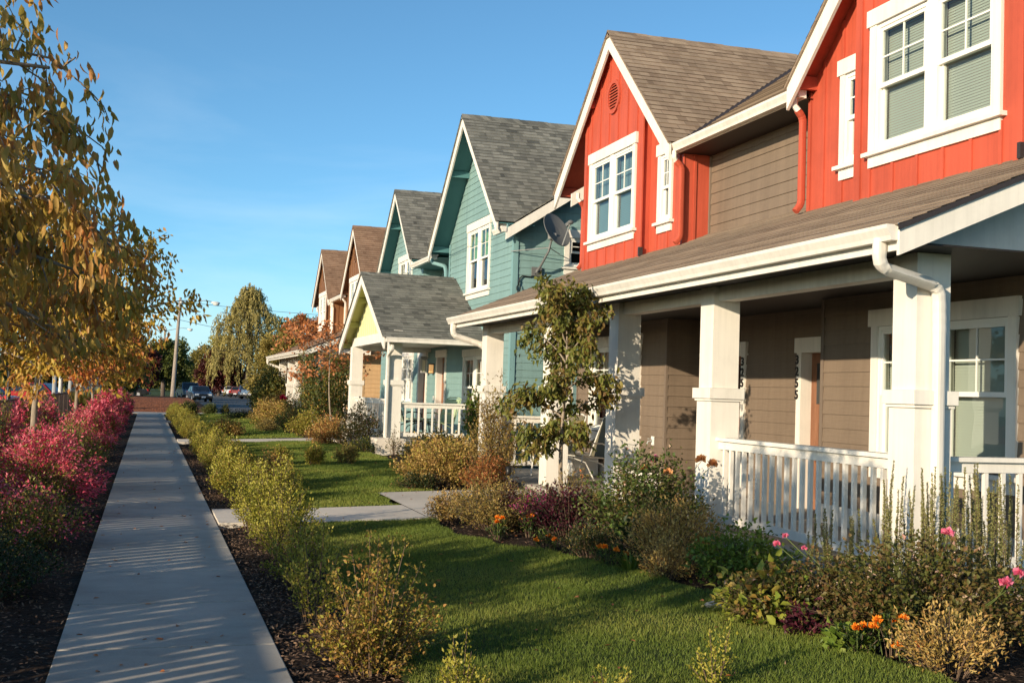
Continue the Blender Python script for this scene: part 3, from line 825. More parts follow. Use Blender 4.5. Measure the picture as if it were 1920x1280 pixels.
# ------------------------------------------------------------------ blue house
def blue_building():
    h = thing('duplex_house', 'blue lap sided house with grey shingle roofs and a lime gabled porch', 'house', (0, 0, 0), 0, 'houses in the street row')
    X = 7.74; w = Wall('front', X); mats = dict(shingle=M['sh_grey'], soffit=M['teal'], eave=M['teal'])
    y0, y1 = 25.25, 40.6
    gA, gB = 28.2, 37.0
    # windows
    oA = window(w, h, gA, 4.15, 5.70, 1.9, blind=M['blindg'], blind_h=.55, head=.2)
    oB = window(w, h, gB, 4.3, 5.75, 1.85, blind=M['blind'], blind_h=.5)
    lA = window(w, h, gA + .05, .95, 2.50, 1.9, blind=M['blind'], blind_h=.95)
    lB = window(w, h, 36.2, 1.25, 2.65, 1.5, blind=None)
    dA = door(w, h, 31.7, .45, 2.1, .9); dB = door(w, h, 34.0, .45, 2.1, .9)
    lap_wall('wall', w, M['blue'], h, lambda v: [(y0, y1)], .0, 3.5, [lA, lB, dA, dB])
    # upper storey: two gable bodies with a recess between
    zA, sA, hA = 8.5, .92, 3.33; zB, sB, hB = 8.0, .92, 2.66
    gl = lambda gc, bw, zt, s: (lambda v: [(gc - min(bw, max(0, (zt - .09 - v) / s)), gc + min(bw, max(0, (zt - .09 - v) / s)))])
    lap_wall('wall', w, M['blue'], h, gl(gA, 2.95, zA, sA), 3.3 + .035, zA - .14, [oA], brk=(zA - .09 - 2.95 * sA,))
    lap_wall('wall', w, M['blue'], h, gl(gB, 2.6, zB, sB), 3.3 + .035, zB - .14, [oB], brk=(zB - .09 - 2.6 * sB,))
    wr = Wall('front', 8.3); lap_wall('wall', wr, M['blue'], h, lambda v: [(gA + 2.95, gB - 2.6)], 3.3, 5.45)
    for y in (gA + 2.95, gB + 2.6):
        m = MB(); m.quad([(X, y, 3.2), (8.5, y, 3.2), (8.5, y, 5.6), (X, y, 5.6)]); m.build('wall', M['bluep'], h)
    wz = Wall('side', gB - 2.6); lap_wall('wall', wz, M['blue'], h, lambda v: [(X, 8.4)], 3.3, 5.6)
    cb = MB()
    cb.box(X - .02, X - .001, y0 - .012, y0 + .10, .1, 5.5); cb.box(X - .02, X + .10, y0 - .034, y0 - .0125, .1, 5.45)
    cb.box(X - .034, X - .015, gA + 2.95 - .09, gA + 2.95 + .01, 3.9, 5.6)
    cb.build_each('corner_board', M['bluep'], h)
    gable_top('gable', h, 7.2, gA, hA, zA, sA, X, 2.95, 5.5, mats, rakew=.28, main=(7.45, 5.3, .66), ridge_end=12.0)
    gable_top('gable', h, 7.3, gB, hB, zB, sB, X, 2.6, 5.5, mats, rakew=.28)
    # small slatted vent of gable A
    v = MB(); zc = 7.15
    for i in range(7):
        z = zc - .2 + i * .065; w.box(v, gA - .12, gA + .12, z, z + .04, .01, .045)
    v.build('gable_vent', M['bluep'], h)
    # main roof
    ms = .66; mx, mz, ridge = 7.4, 5.27, 11.9
    sl = math.hypot(1, ms); V = Vector((1, 0, ms)).normalized(); Nn = Vector((-ms, 0, 1)).normalized()
    def lim(v):
        z = mz + v * ms / sl; a = max(0, (zA - z) / sA); b = max(0, (zB - z) / sB); out = []
        if gA - a > y0 - .42: out.append((y0 - .42, gA - a))
        if gB - b > gA + a: out.append((gA + a, gB - b))
        out.append((gB + b, y1 + .4)); return out
    mb = MB(); lapped(mb, (mx, 0, mz), (0, 1, 0), V, Nn, lim, 0, (ridge - mx) * sl, STEP_R, .012); mb.build('roof', M['sh_grey'], h)
    zr = mz + (ridge - mx) * ms
    b = MB(); b.quad([(ridge, y0 - .4, zr), (ridge, y1 + .4, zr), (ridge + 4.2, y1 + .4, zr - 4.2 * ms), (ridge + 4.2, y0 - .4, zr - 4.2 * ms)]); b.build('roof', M['sh_grey'], h)
    r = MB(); yy = y0 - .42
    r.prism([(mx + .02, mz - .02), (ridge, zr - .02), (ridge + 4.2, zr - 4.2 * ms - .02), (ridge + 4.2, zr - 4.2 * ms - .26), (ridge, zr - .26), (mx + .02, mz - .26)], 1, yy, yy + .04)
    r.build('rake_board', M['white'], h)
    m = MB(); m.quad([(mx + .03, yy + .04, mz - .06), (ridge, yy + .04, zr - .06), (ridge, y0, zr - .06), (mx + .03, y0, mz - .06)]); m.build('soffit', M['white'], h)
    # little gutter + fascia stub by the near corner
    k_gutter(h, 7.42, y0 - .44, y0 + .35, 5.30)
    f = MB(); f.box(7.3, 7.46, y0 - .30, y0 + .15, 5.335, 5.43); f.build('fascia', M['white'], h)
    k_gutter(h, 7.42, gA + 3.35, gB - 2.7, 5.36)
    m = MB(); m.quad([(7.43, gA + 2.9, 5.25), (7.43, gB - 2.6, 5.25), (8.32, gB - 2.6, 5.25), (8.32, gA + 2.9, 5.25)]); m.build('soffit', M['teal'], h)
    f = MB(); f.box(7.43, 7.455, gA + 3.3, gB - 2.62, 5.24, 5.36); f.build('fascia', M['white'], h)
    k_gutter(h, 7.45, gB + 2.72, y1 + .4, 5.36)
    # side wall (faces the camera)
    ws = Wall('side', y0)
    so = window(ws, h, 9.45, 4.55, 5.20, .8, twin=False, blind=None)
    def lims(v):
        x = mx + (v - mz + .05) / ms
        return [(max(X, x), 15.5 if v < 5 else max(X, 2 * ridge - x))]
    lap_wall('side_wall', ws, M['blue'], h, lims, 0, zr - .1, [so], brk=(5.0, mz - .05 + (X - mx) * ms))
    m = MB(); m.quad([(X, y1, 0), (15.5, y1, 0), (15.5, y1, 5), (ridge, y1, zr - .1), (X, y1, 5.4)]); m.build('side_wall', M['bluep'], h)
    # downpipe teal between gables
    pipe(h, [(7.35, gA + 3.42, 5.27), (7.35, gA + 3.42, 5.15), (7.66, gA + 3.2, 5.05), (7.68, gA + 3.15, 4.9), (7.68, gA + 3.05, 4.2), (7.60, gA + 3.05, 4.08)], M['bluep'], .045)
    # ---- gabled porch
    px, gc, phw, pz, ps = 5.2, 30.45, 3.35, 4.62, .53
    zE = pz - ps * phw; sl2 = math.hypot(1, ps)
    for sd in (-1, 1):
        O = (0, gc + sd * (phw + .03), zE - ps * .03); Vv = Vector((0, -sd, ps)).normalized(); Nv = Vector((0, sd * ps, 1)).normalized()
        mb = MB(); lapped(mb, O, (1, 0, 0), Vv, Nv, lambda v: [(px - .035, X)], 0, (phw + .03) * sl2, STEP_R, .012); mb.build('porch_roof', M['sh_grey'], h)
        m = MB(); m.quad([(px, gc, pz - .08), (px, gc + sd * phw, zE - .08), (X, gc + sd * phw, zE - .08), (X, gc, pz - .08)]); m.build('soffit', M['lime'], h)
        r = MB(); r.prism([(gc, pz - .01), (gc + sd * phw, zE - .01), (gc + sd * phw, zE - .29), (gc, pz - .29)], 0, px, px + .04); r.build('rake_board', M['white'], h)
        # eave gutter runs back to the wall
        g = MB(); ye = gc + sd * (phw + .03)
        g.box(px + .04, X - .05, min(ye, ye + sd * .11), max(ye, ye + sd * .11), zE - .13, zE - .02); g.box(px + .04, X - .05, min(ye, ye + sd * .125), max(ye, ye + sd * .125), zE - .045, zE - .018)
        g.build('gutter', M['gutter'], h)
        k = MB()
        for t in (.28, .62, .93): k.beam((px + .04, gc + sd * phw * t, pz - ps * phw * t - .15), (px + .45, gc + sd * phw * t, pz - ps * phw * t - .15), .06, .14)
        k.build_each('lookout', M['lime'], h)
    rc = MB(); x = px - .03
    while x < X - .1: rc.prism([(gc - .13, pz - .05), (gc, pz + .04), (gc + .13, pz - .05)], 0, x, min(x + .26, X)); x += .25
    rc.build('ridge_cap', M['sh_grey'], h)
    wp = Wall('front', 5.55)
    batten_wall('gable_wall', wp, M['limew'], h, lambda v: [(gc - max(0, (pz - .08 - v) / ps), gc + max(0, (pz - .08 - v) / ps))], 3.02, pz - .1, (), pitch=.3)
    v = MB()
    for i in range(5): wp.box(v, gc - .15 - .0, gc + .15, 3.95 + i * .06, 3.99 + i * .06, .01, .05)
    v.build('gable_vent', M['lime'], h)
    b = MB(); b.box(5.50, 5.72, 27.4, 33.35, 2.78, 3.02); b.build_each('porch_beam', M['white'], h)
    b = MB(); b.box(5.721, X, 27.55, 27.72, 2.72, 2.9); b.box(5.721, X, 33.05, 33.22, 2.72, 2.9); b.build_each('porch_beam', M['white'], h)
    c = MB(); c.box(5.73, X, 27.73, 33.04, 2.84, 2.86); c.build('porch_ceiling', M['white'], h)
    sb = MB(); sb.box(5.3, X, 27.3, 33.4, 0, .42); sb.build('porch_floor', M['conc2'], h, bevel=.01)
    ft = MB(); ft.box(5.14, 5.85, 27.22, 27.97, -.01, .46); ft.build('column_footing', M['conc2'], h, bevel=.01)
    column(h, 5.45, 27.72, .46, 2.78, .3, .34, 1.78); column(h, 5.45, 33.1, .43, 2.78, .3, .34, 1.78)
    railing(h, (5.6, 27.9), (5.6, 32.9), .5, 1.38, 18); 
    railing(h, (5.76, 27.62), (7.35, 27.62), .5, 1.32, 9)
    pipe(h, [(5.42, 27.13, 2.66), (5.42, 27.13, 2.55), (5.40, 27.5, 2.42), (5.40, 27.5, .5)], M['gutter'], .04)
    # lantern and lit lamp by the door
    l = MB(); yy = 33.15; xx = 7.55
    l.box(xx - .07, xx + .07, yy - .07, yy + .07, 2.12, 2.15); l.prism([(yy - .09, 2.50), (yy, 2.6), (yy + .09, 2.5)], 0, xx - .09, xx + .09)
    for a in (-.06, .06):
        for c_ in (-.06, .06): l.box(xx + a - .008, xx + a + .008, yy + c_ - .008, yy + c_ + .008, 2.14, 2.51)
    l.box(xx - .01, X, yy - .012, yy + .012, 2.56, 2.585)
    lr = l.build('wall_lantern', M['steel'], h); q = MB(); q.box(xx - .045, xx + .045, yy - .045, yy + .045, 2.16, 2.48); q.build('lantern_glass', M['lamp_glass'], lr)
    l = MB(); yy = 32.6; l.box(7.58, 7.73, yy - .09, yy + .09, 2.36, 2.39); l.box(7.60, 7.73, yy - .08, yy + .08, 2.10, 2.12); l.box(7.71, 7.73, yy - .06, yy + .06, 2.1, 2.38)
    lr = l.build('wall_lamp', M['black'], h); q = MB(); q.box(7.60, 7.70, yy - .07, yy + .07, 2.125, 2.355); q.build('lamp_glass', M['lit'], lr)
    bb = MB(); bb.box(X - .035, X - .015, 32.42, 32.50, 1.35, 1.47); bb.build('doorbell', M['vinyl'], h)
    return h
blue_house = blue_building()

# ================================================================== ground, paths, lawns
def sheet(name, pts_fn, nx, ny, mat, kind='structure'):
    """grid sheet, pts_fn(i/nx, j/ny) -> (x,y,z)"""
    mb = MB(); V = [[pts_fn(i / nx, j / ny) for j in range(ny + 1)] for i in range(nx + 1)]
    for i in range(nx):
        for j in range(ny): mb.quad([V[i][j], V[i+1][j], V[i+1][j+1], V[i][j+1]], [(p[0], p[1]) for p in (V[i][j], V[i+1][j], V[i+1][j+1], V[i][j+1])])
    o = mb.build(name, mat, None, True)
    o['kind'] = kind; return o
def mat_soil(name, c1, c2, c3, scale=25, bump=1.0, dist=.03):
    m, nt, b = new_mat(name); L = nt.links; tc = N(nt, 'ShaderNodeTexCoord')
    n1 = N(nt, 'ShaderNodeTexVoronoi'); n1.inputs['Scale'].default_value = scale; L.new(tc.outputs['Object'], n1.inputs['Vector'])
    n2 = N(nt, 'ShaderNodeTexNoise'); n2.inputs['Scale'].default_value = scale * .6; n2.inputs['Detail'].default_value = 9; n2.inputs['Roughness'].default_value = .8
    L.new(tc.outputs['Object'], n2.inputs['Vector'])
    r = ramp(nt, [c1, c2, c3], [.3, .55, .78]); L.new(n2.outputs['Fac'], r.inputs[0]); L.new(r.outputs[0], b.inputs['Base Color'])
    ad = N(nt, 'ShaderNodeMath', operation='ADD'); L.new(n1.outputs['Distance'], ad.inputs[0]); L.new(n2.outputs['Fac'], ad.inputs[1])
    bp = N(nt, 'ShaderNodeBump'); bp.inputs['Strength'].default_value = bump; bp.inputs['Distance'].default_value = dist
    L.new(ad.outputs[0], bp.inputs['Height']); L.new(bp.outputs[0], b.inputs['Normal']); b.inputs['Roughness'].default_value = .95
    b.inputs['Specular IOR Level'].default_value = .15
    return m
M['soil'] = mat_soil('mulch_soil', (.012, .008, .006), (.035, .022, .015), (.075, .048, .032))
M['redmulch'] = mat_soil('red_bark_mulch', (.16, .05, .022), (.28, .10, .045), (.40, .16, .08), 9, .8, .06)
M['turf'] = mat_soil('turf_ground', (.025, .035, .009), (.05, .065, .015), (.08, .095, .025), 40, .6, .01)
M['field'] = mat_soil('distant_grass', (.03, .05, .015), (.05, .075, .02), (.08, .10, .03), 3, .4, .02)
M['asphalt'] = mat_concrete('asphalt', (.11, .11, .112), 3, .2, .4)
M['edge'] = mat_concrete('kerb_concrete', (.38, .37, .35), 3, .2, .3)

mb = MB(); mb.quad([(-900, -60, -.10), (900, -60, -.10), (900, 1800, -.10), (-900, 1800, -.10)]); struct('ground', mb, M['field'])
# planting beds either side of the sidewalk
def bumpy(x, y): return .018 * math.sin(x * 7.1 + y * 3.3) + .014 * math.sin(x * 3.7 - y * 5.9) + .01 * math.sin(y * 11)
sheet('mulch_bed', lambda a, b: (-12 + a * 11.6, 2 + b * 62, -.035 + bumpy(-12 + a * 11.6, b * 62) * .9), 60, 160, M['soil'])
sheet('mulch_bed', lambda a, b: (.78 + a * 6.6, 3 + b * 60, gz(.78 + a * 6.6) - .035 + bumpy(a * 6.6, b * 60) * .8), 50, 220, M['soil'])
# far side: street, mulch mound, verge
sd = MB(); y = 3.0; k = 0
while y < 62:
    sd.box(-.45, .83, y + .012, y + 1.488, -.12, 0); y += 1.5
sidewalk = sd.build('sidewalk', M['conc'], None, bevel=.008); sidewalk['kind'] = 'structure'
cw = MB(); cw.box(-30, 30, 63.0, 66.2, -.12, .0); o = struct('cross_sidewalk', cw, M['conc'])
kb = MB(); kb.box(2.6, 30, 66.3, 66.5, -.1, .02); struct('kerb', kb, M['edge'])
st = MB(); st.quad([(2.3, 66.6, -.03), (60, 66.6, -.03), (60, 420, -.03), (5, 420, -.03), (4.2, 105, -.03), (3.2, 82, -.03)]); struct('street', st, M['asphalt'])
st = MB(); st.quad([(-14, 34, -.028), (-5.2, 34, -.028), (-7, 200, -.028), (-40, 200, -.028), (-40, 34, -.028)]); struct('parking_lot', st, M['asphalt'])
def mound(a, b):
    x = -4.5 + a * 8.2; y = 66.8 + b * 30
    e = max(0, min(1, (1 - abs(2 * a - 1)) * 4)) * max(0, min(1, (1 - abs(2 * b - 1)) * 2.2))
    return (x, y, -.04 + .62 * e * (3 - e) / 2 + bumpy(x * 2, y))
sheet('mulch_mound', mound, 24, 40, M['redmulch'])
sheet('grass_verge', lambda a, b: (-1.5 + a * 5.2, 97 + b * 60, .05 - .1 * max(0, a - .9) * 10), 6, 20, M['turf'])

def curve_x(pts, y):
    for (y0, x0), (y1, x1) in zip(pts[:-1], pts[1:]):
        if y0 <= y <= y1:
            t = (y - y0) / (y1 - y0); t = t * t * (3 - 2 * t); return x0 + (x1 - x0) * t
    return pts[0][1] if y < pts[0][0] else pts[-1][1]
lawn1_l = [(3.5, 1.45), (6.5, 1.4), (9.5, 1.55), (12, 1.7), (13.9, 1.75)]
lawn1_r = [(3.5, 4.15), (5.9, 4.25), (7, 4.3), (8.2, 4.25), (9.4, 4.15), (10.5, 3.9), (11.6, 3.45), (12.7, 3.25), (13.9, 3.35)]
lawn2_l = [(15.5, 1.8), (33, 2.0)]
lawn2_r = [(15.5, 3.25), (17.25, 3.31), (17.32, 4.2), (19, 4.2), (22, 4.6), (25, 5.0), (33, 4.9)]
lawn3_l = [(35, 2.0), (62.3, 2.2)]
lawn3_r = [(35, 4.4), (50, 4.8), (62.3, 7.2)]
for (l, r, ya, yb, n) in ((lawn1_l, lawn1_r, 3.5, 13.88, 60), (lawn2_l, lawn2_r, 15.46, 33, 60), (lawn3_l, lawn3_r, 35, 62.3, 50)):
    def fn(a, b, l=l, r=r, ya=ya, yb=yb):
        y = ya + b * (yb - ya); x0, x1 = curve_x(l, y), curve_x(r, y); x = x0 + a * (x1 - x0)
        return (x, y, gz(x) + .012 + .006 * math.sin(x * 5 + y * 2))
    sheet('lawn', fn, 16, n, M['turf'])
# entry paths
def path(y0, y1, xa, xb, name='path'):
    m = MB(); x = xa
    while x < xb - .05:
        x2 = min(xb, x + 1.3)
        z0, z1 = gz(x) + .022, gz(x2) + .022
        m.prism([(x + .004, z0), (x2 - .004, z1), (x2 - .004, z1 - .1), (x + .004, z0 - .1)], 1, y0, y1); x = x2
    struct(name, m, M['conc2'])
path(13.9, 15.44, .84, 3.3)
p = MB(); 
for a, b in ((3.306, 4.5), (4.506, 5.70)):
    z0, z1 = gz(a) + .024, gz(b) + .024
    p.quad([(a, 14.1, z0), (b, 14.1, z1), (b, 17.25, z1), (a, 17.25, z0)]); p.quad([(a, 14.1, z0), (b, 14.1, z1), (b, 14.1, z1 - .1), (a, 14.1, z0 - .1)])
struct('path', p, M['conc2'])
st = MB(); st.box(4.6, 5.2, 13.2, 13.75, 0, gz(5) + .06); struct('stepping_slab', st, M['conc2'])
path(33.0, 34.6, .84, 5.2); path(50.2, 51.6, .84, 5.8)

# ------------------------------------------------------------------ numpy leaf meshes
def mesh_np(name, verts, faces, mat, parent=None, rnd=None, loc=None, smooth=False):
    me = bpy.data.meshes.new(name); nv = len(verts); nf = len(faces); k = faces.shape[1]
    me.vertices.add(nv); me.vertices.foreach_set('co', verts.astype(np.float32).ravel())
    me.loops.add(nf * k); me.loops.foreach_set('vertex_index', faces.astype(np.int32).ravel())
    me.polygons.add(nf); me.polygons.foreach_set('loop_start', np.arange(0, nf * k, k, dtype=np.int32))
    if rnd is not None:
        a = me.attributes.new('rnd', 'FLOAT', 'FACE'); a.data.foreach_set('value', rnd.astype(np.float32))
    if smooth: me.polygons.foreach_set('use_smooth', np.ones(nf, dtype=bool))
    me.materials.append(mat); me.update(calc_edges=True)
    o = bpy.data.objects.new(name, me); COL.objects.link(o)
    if parent: o.parent = parent
    return o
def nrm(a): return a / (np.linalg.norm(a, axis=1, keepdims=True) + 1e-9)
def leaf_geo(P, D, L, W, rng, fold=.25, wide=.45, updir=None, curl=.12):
    """rhombus leaves folded on the midrib: 5 verts? 4 verts, 2 tris"""
    n = len(P); D = nrm(D); R = rng.normal(size=(n, 3))
    if updir is not None: R = R * .5 + updir
    Sd = nrm(np.cross(D, R)); Nn = np.cross(Sd, D)
    L = np.broadcast_to(L, (n,))[:, None] * rng.uniform(.7, 1.2, (n, 1)); W = np.broadcast_to(W, (n,))[:, None] * rng.uniform(.8, 1.15, (n, 1))
    mid = P + D * L * wide
    a = P; b = mid + Sd * W / 2 + Nn * W * fold; c = P + D * L - Nn * L * curl; d = mid - Sd * W / 2 + Nn * W * fold
    V = np.stack([a, b, c, d], 1).reshape(-1, 3); i = np.arange(n)[:, None] * 4
    F = np.concatenate([i + [0, 1, 2], i + [0, 2, 3]], 1).reshape(-1, 3)
    return V, F
def leaf_fine(P, D, L, W, rng, fold=.22, updir=None, droop=.3):
    """lens shaped leaf, folded along the midrib and bending down towards the tip: 8 verts, 8 tris"""
    n = len(P); D = nrm(D); R = rng.normal(size=(n, 3))
    if updir is not None: R = R * .5 + updir
    Sd = nrm(np.cross(D, R)); Nn = np.cross(Sd, D); L = L * rng.uniform(.6, 1.2, (n, 1)); W = W * rng.uniform(.75, 1.2, (n, 1)); dr = droop * rng.uniform(.2, 1.6, (n, 1))
    def q(t, w, f): return P + D * L * t - Nn * L * dr * t * t + Sd * W * w + Nn * W * f
    V = np.stack([q(0, 0, 0), q(.28, .40, fold), q(.28, 0, 0), q(.28, -.40, fold), q(.64, .38, fold), q(.64, 0, 0), q(.64, -.38, fold), q(1, 0, 0)], 1).reshape(-1, 3)
    i = np.arange(n)[:, None] * 8
    T = [[0, 1, 2], [0, 2, 3], [1, 4, 5], [1, 5, 2], [2, 5, 6], [2, 6, 3], [4, 7, 5], [5, 7, 6]]
    return V, np.concatenate([i + t for t in T], 1).reshape(-1, 3)
def leaf_obj(name, P, D, L, W, mat, parent, rng, rnd=None, fine=False, **k):
    r = rng.uniform(0, 1, len(P)) if rnd is None else rnd
    if fine:
        V, F = leaf_fine(P, D, L, W, rng, updir=k.get('updir')); return mesh_np(name, V, F, mat, parent, np.repeat(r, 8))
    V, F = leaf_geo(P, D, L, W, rng, **k)
    return mesh_np(name, V, F, mat, parent, np.repeat(r, 2))

def k_(cols, f): return [tuple(min(.8, c * f) for c in x) for x in cols]
M['stemgreen'] = mat_paint('green_stem', (.10, .13, .035), .6)
LEAF = dict(
    hedge=mat_leaf('boxwood_leaf', [(.13, .14, .018), (.22, .22, .025), (.34, .31, .04), (.44, .38, .07), (.22, .20, .03)]),
    hedged=mat_leaf('autumn_boxwood_leaf', [(.12, .10, .02), (.22, .17, .03), (.34, .22, .05), (.38, .20, .06), (.20, .10, .03)]),
    gold=mat_leaf('golden_spirea_leaf', [(.22, .16, .035), (.42, .28, .07), (.56, .39, .13), (.46, .26, .08), (.26, .14, .04)]),
    spirea=mat_leaf('brown_spirea_leaf', [(.13, .12, .03), (.24, .19, .05), (.34, .23, .075), (.19, .16, .05), (.17, .065, .025)]),
    rose=mat_leaf('rose_leaf', [(.04, .07, .015), (.07, .11, .022), (.11, .15, .035), (.14, .13, .035), (.18, .08, .03)]),
    roseb=mat_leaf('bronze_rose_leaf', [(.045, .06, .014), (.08, .095, .02), (.13, .12, .03), (.16, .10, .035), (.18, .08, .03)]),
    green=mat_leaf('green_leaf', [(.06, .10, .015), (.11, .17, .022), (.18, .24, .035), (.24, .27, .05)]),
    broad=mat_leaf('broad_yellow_green_leaf', [(.09, .15, .02), (.18, .23, .03), (.27, .28, .04), (.32, .22, .05), (.28, .10, .03)]),
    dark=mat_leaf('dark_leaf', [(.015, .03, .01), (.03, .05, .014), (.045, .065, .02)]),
    purple=mat_leaf('purple_leaf', [(.03, .008, .012), (.07, .012, .025), (.10, .02, .03), (.05, .02, .02)]),
    pink=mat_leaf('burning_bush_leaf', [(.42, .025, .06), (.60, .06, .12), (.72, .13, .19), (.80, .24, .27), (.60, .06, .08)], trans=.35),
    bushgreen=mat_leaf('burning_bush_green_leaf', [(.08, .10, .02), (.17, .18, .035), (.28, .25, .05), (.34, .15, .06)]),
    rosemary=mat_leaf('rosemary_leaf', [(.15, .16, .055), (.26, .25, .085), (.36, .33, .12), (.20, .19, .07)]),
    dogwood=mat_leaf('foreground_tree_leaf', [(.22, .18, .03), (.38, .28, .05), (.52, .36, .08), (.60, .37, .10), (.55, .22, .07), (.26, .21, .035)], trans=.5),
    orange=mat_leaf('orange_tree_leaf', [(.28, .15, .02), (.42, .22, .03), (.46, .17, .035), (.46, .11, .04), (.30, .18, .03)], trans=.35),
    yellow=mat_leaf('yellow_tree_leaf', [(.22, .17, .025), (.40, .28, .035), (.52, .33, .05), (.40, .20, .04), (.46, .19, .05)], trans=.35),
    rust=mat_leaf('rust_tree_leaf', [(.32, .10, .03), (.46, .16, .05), (.54, .23, .09), (.38, .11, .04)], trans=.35),
    young=mat_leaf('olive_tree_leaf', [(.07, .08, .015), (.12, .135, .025), (.19, .185, .035), (.17, .09, .03), (.27, .235, .045)]),
    willow=mat_leaf('willow_leaf', [(.20, .165, .045), (.32, .26, .075), (.42, .34, .11), (.25, .22, .065)]),
    fargreen=mat_leaf('far_green_leaf', [(.05, .07, .015), (.09, .11, .025), (.13, .14, .035), (.16, .15, .04)]),
    farolive=mat_leaf('far_olive_leaf', [(.16, .14, .035), (.26, .21, .05), (.36, .27, .07), (.22, .17, .045)]),
    farred=mat_leaf('far_maroon_leaf', [(.05, .012, .012), (.09, .018, .016), (.12, .03, .02)]),
    faryellow=mat_leaf('far_yellow_leaf', [(.25, .22, .04), (.36, .31, .06), (.42, .34, .08)]),
    grass=mat_leaf('grass_blade', [(.07, .11, .015), (.12, .17, .022), (.19, .225, .035), (.29, .27, .06)], trans=.3, rough=.6),
    grassy=mat_leaf('ornamental_grass_blade', [(.22, .19, .05), (.32, .27, .08), (.16, .17, .04)]),
)
PET = dict(
    pink=mat_leaf('pink_petal', [(.75, .10, .22), (.82, .20, .33), (.86, .34, .46)], trans=.4),
    orange=mat_leaf('orange_petal', [(.80, .16, .01), (.88, .28, .02), (.90, .36, .04)], trans=.3),
    apricot=mat_leaf('apricot_petal', [(.70, .30, .10), (.80, .45, .22)], trans=.3),
    red=mat_leaf('crimson_petal', [(.55, .01, .04), (.72, .03, .09)], trans=.3),
    magenta=mat_leaf('magenta_petal', [(.26, .01, .10), (.42, .03, .18), (.5, .07, .25)], trans=.3),
    cream=mat_leaf('faded_sepal', [(.45, .30, .20), (.55, .40, .30), (.42, .2, .16)], trans=.2),
    violet=mat_leaf('violet_petal', [(.10, .03, .22), (.55, .5, .6)], trans=.2),
)
def flower(parent, c, r, mat, kind='rose', seed=0, up=(0, 0, 1)):
    rng = np.random.default_rng(seed); n = 34 if kind == 'rose' else 46
    ph = rng.uniform(0, 2 * math.pi, n); el = rng.uniform(.1, 1.45, n) if kind == 'rose' else rng.uniform(.15, 1.3, n)
    D = np.stack([np.cos(ph) * np.cos(el), np.sin(ph) * np.cos(el), np.sin(el)], 1)
    D += np.array([-.5, -.5, 0]) * .6
    P = np.array(c) + D * r * .12
    V, F = leaf_geo(P, D, r * 1.05, r * (.95 if kind == 'rose' else .5), rng, fold=.3, wide=.62, curl=-.25 if kind == 'rose' else .1)
    o = mesh_np('flower', V, F, mat, parent, np.repeat(rng.uniform(0, 1, n), 2))
    s_ = MB(); s_.tube([(c[0] * .6, c[1] * .6, max(0, c[2] - .28)), (c[0] * .85, c[1] * .9, c[2] - .1), tuple(c)], .0035, 4, cap=False); s_.build('stem', M['stemgreen'], o, True)
    return o
def stems_obj(paths, parent, mat, r0, r1, sides=4, name='stems'):
    mb = MB()
    for p in paths: mb.tube(p, [r0 + (r1 - r0) * i / (len(p) - 1) for i in range(len(p))], sides, cap=False)
    return mb.build(name, mat, parent, True)

def shrub(name, label, cat, x, y, rx, ry, h, ns, nl, L, W, mat, group=None, seed=1, zbase=None, spread=.35, flare=.3, top=.35, leafstart=.3, cluster=.045, drop=0.0, stemr=.006, stemmat=None, mix=None, uplift=.4, rough=.25, fine=False):
    rng = np.random.default_rng(seed)
    root = thing(name, label, cat, (x, y, gz(x) - .02 if zbase is None else zbase), 0, group)
    az = rng.uniform(0, 2 * math.pi, ns); t = np.sqrt(rng.uniform(0, 1, ns))
    hh = h * (1 - (1 - top) * t ** 2) * rng.uniform(1 - rough, 1 + rough * .4, ns)
    tip = np.stack([rx * t * np.cos(az), ry * t * np.sin(az), hh], 1)
    base = np.stack([rx * spread * t * np.cos(az), ry * spread * t * np.sin(az), np.zeros(ns)], 1)
    ctl = base * (1 - flare) + tip * flare; ctl[:, 2] = hh * .6
    paths = []
    for i in range(ns):
        paths.append([tuple((1 - s) ** 2 * base[i] + 2 * s * (1 - s) * ctl[i] + s * s * tip[i]) for s in (0, .33, .66, 1)])
    keep = paths if len(paths) < 70 else paths[::max(1, len(paths) // 70)]
    stems_obj(keep, root, stemmat or M['stem'], stemr, stemr * .35, 3)
    s = np.clip(leafstart + (1 - leafstart) * rng.uniform(0, 1, (ns, nl)) ** .8, 0, 1)[..., None]
    P = (1 - s) ** 2 * base[:, None] + 2 * s * (1 - s) * ctl[:, None] + s * s * tip[:, None]
    P = P + rng.normal(size=P.shape) * cluster
    P = P.reshape(-1, 3); P[:, 2] = np.maximum(P[:, 2], .02)
    out = P.copy(); out[:, 2] *= .5; out = nrm(out)
    D = out * .7 + rng.normal(size=P.shape) * .7 + np.array([0, 0, uplift])
    if drop: D += np.array([0, 0, -drop])
    # colour varies by shoot (sprays) as well as by leaf
    sh = np.repeat(rng.uniform(0, 1, ns), nl); r = np.clip(.55 * sh + .45 * rng.uniform(0, 1, len(P)), 0, 1)
    leaf_obj('foliage', P, D, L, W, mat, root, rng, r, updir=np.array([0, 0, 1.0]), fine=fine)
    if mix:
        n2 = int(len(P) * mix[1]); idx = rng.choice(len(P), n2, replace=False)
        if len(mix) > 2: 
            w_ = P[:, 2] > h * mix[2]; idx = idx[w_[idx]]
        leaf_obj('foliage', P[idx] + rng.normal(size=(len(idx), 3)) * .01, D[idx], L, W, mix[0], root, rng, updir=np.array([0, 0, 1.0]))
    root['_tips'] = 0; del root['_tips']
    return root, tip

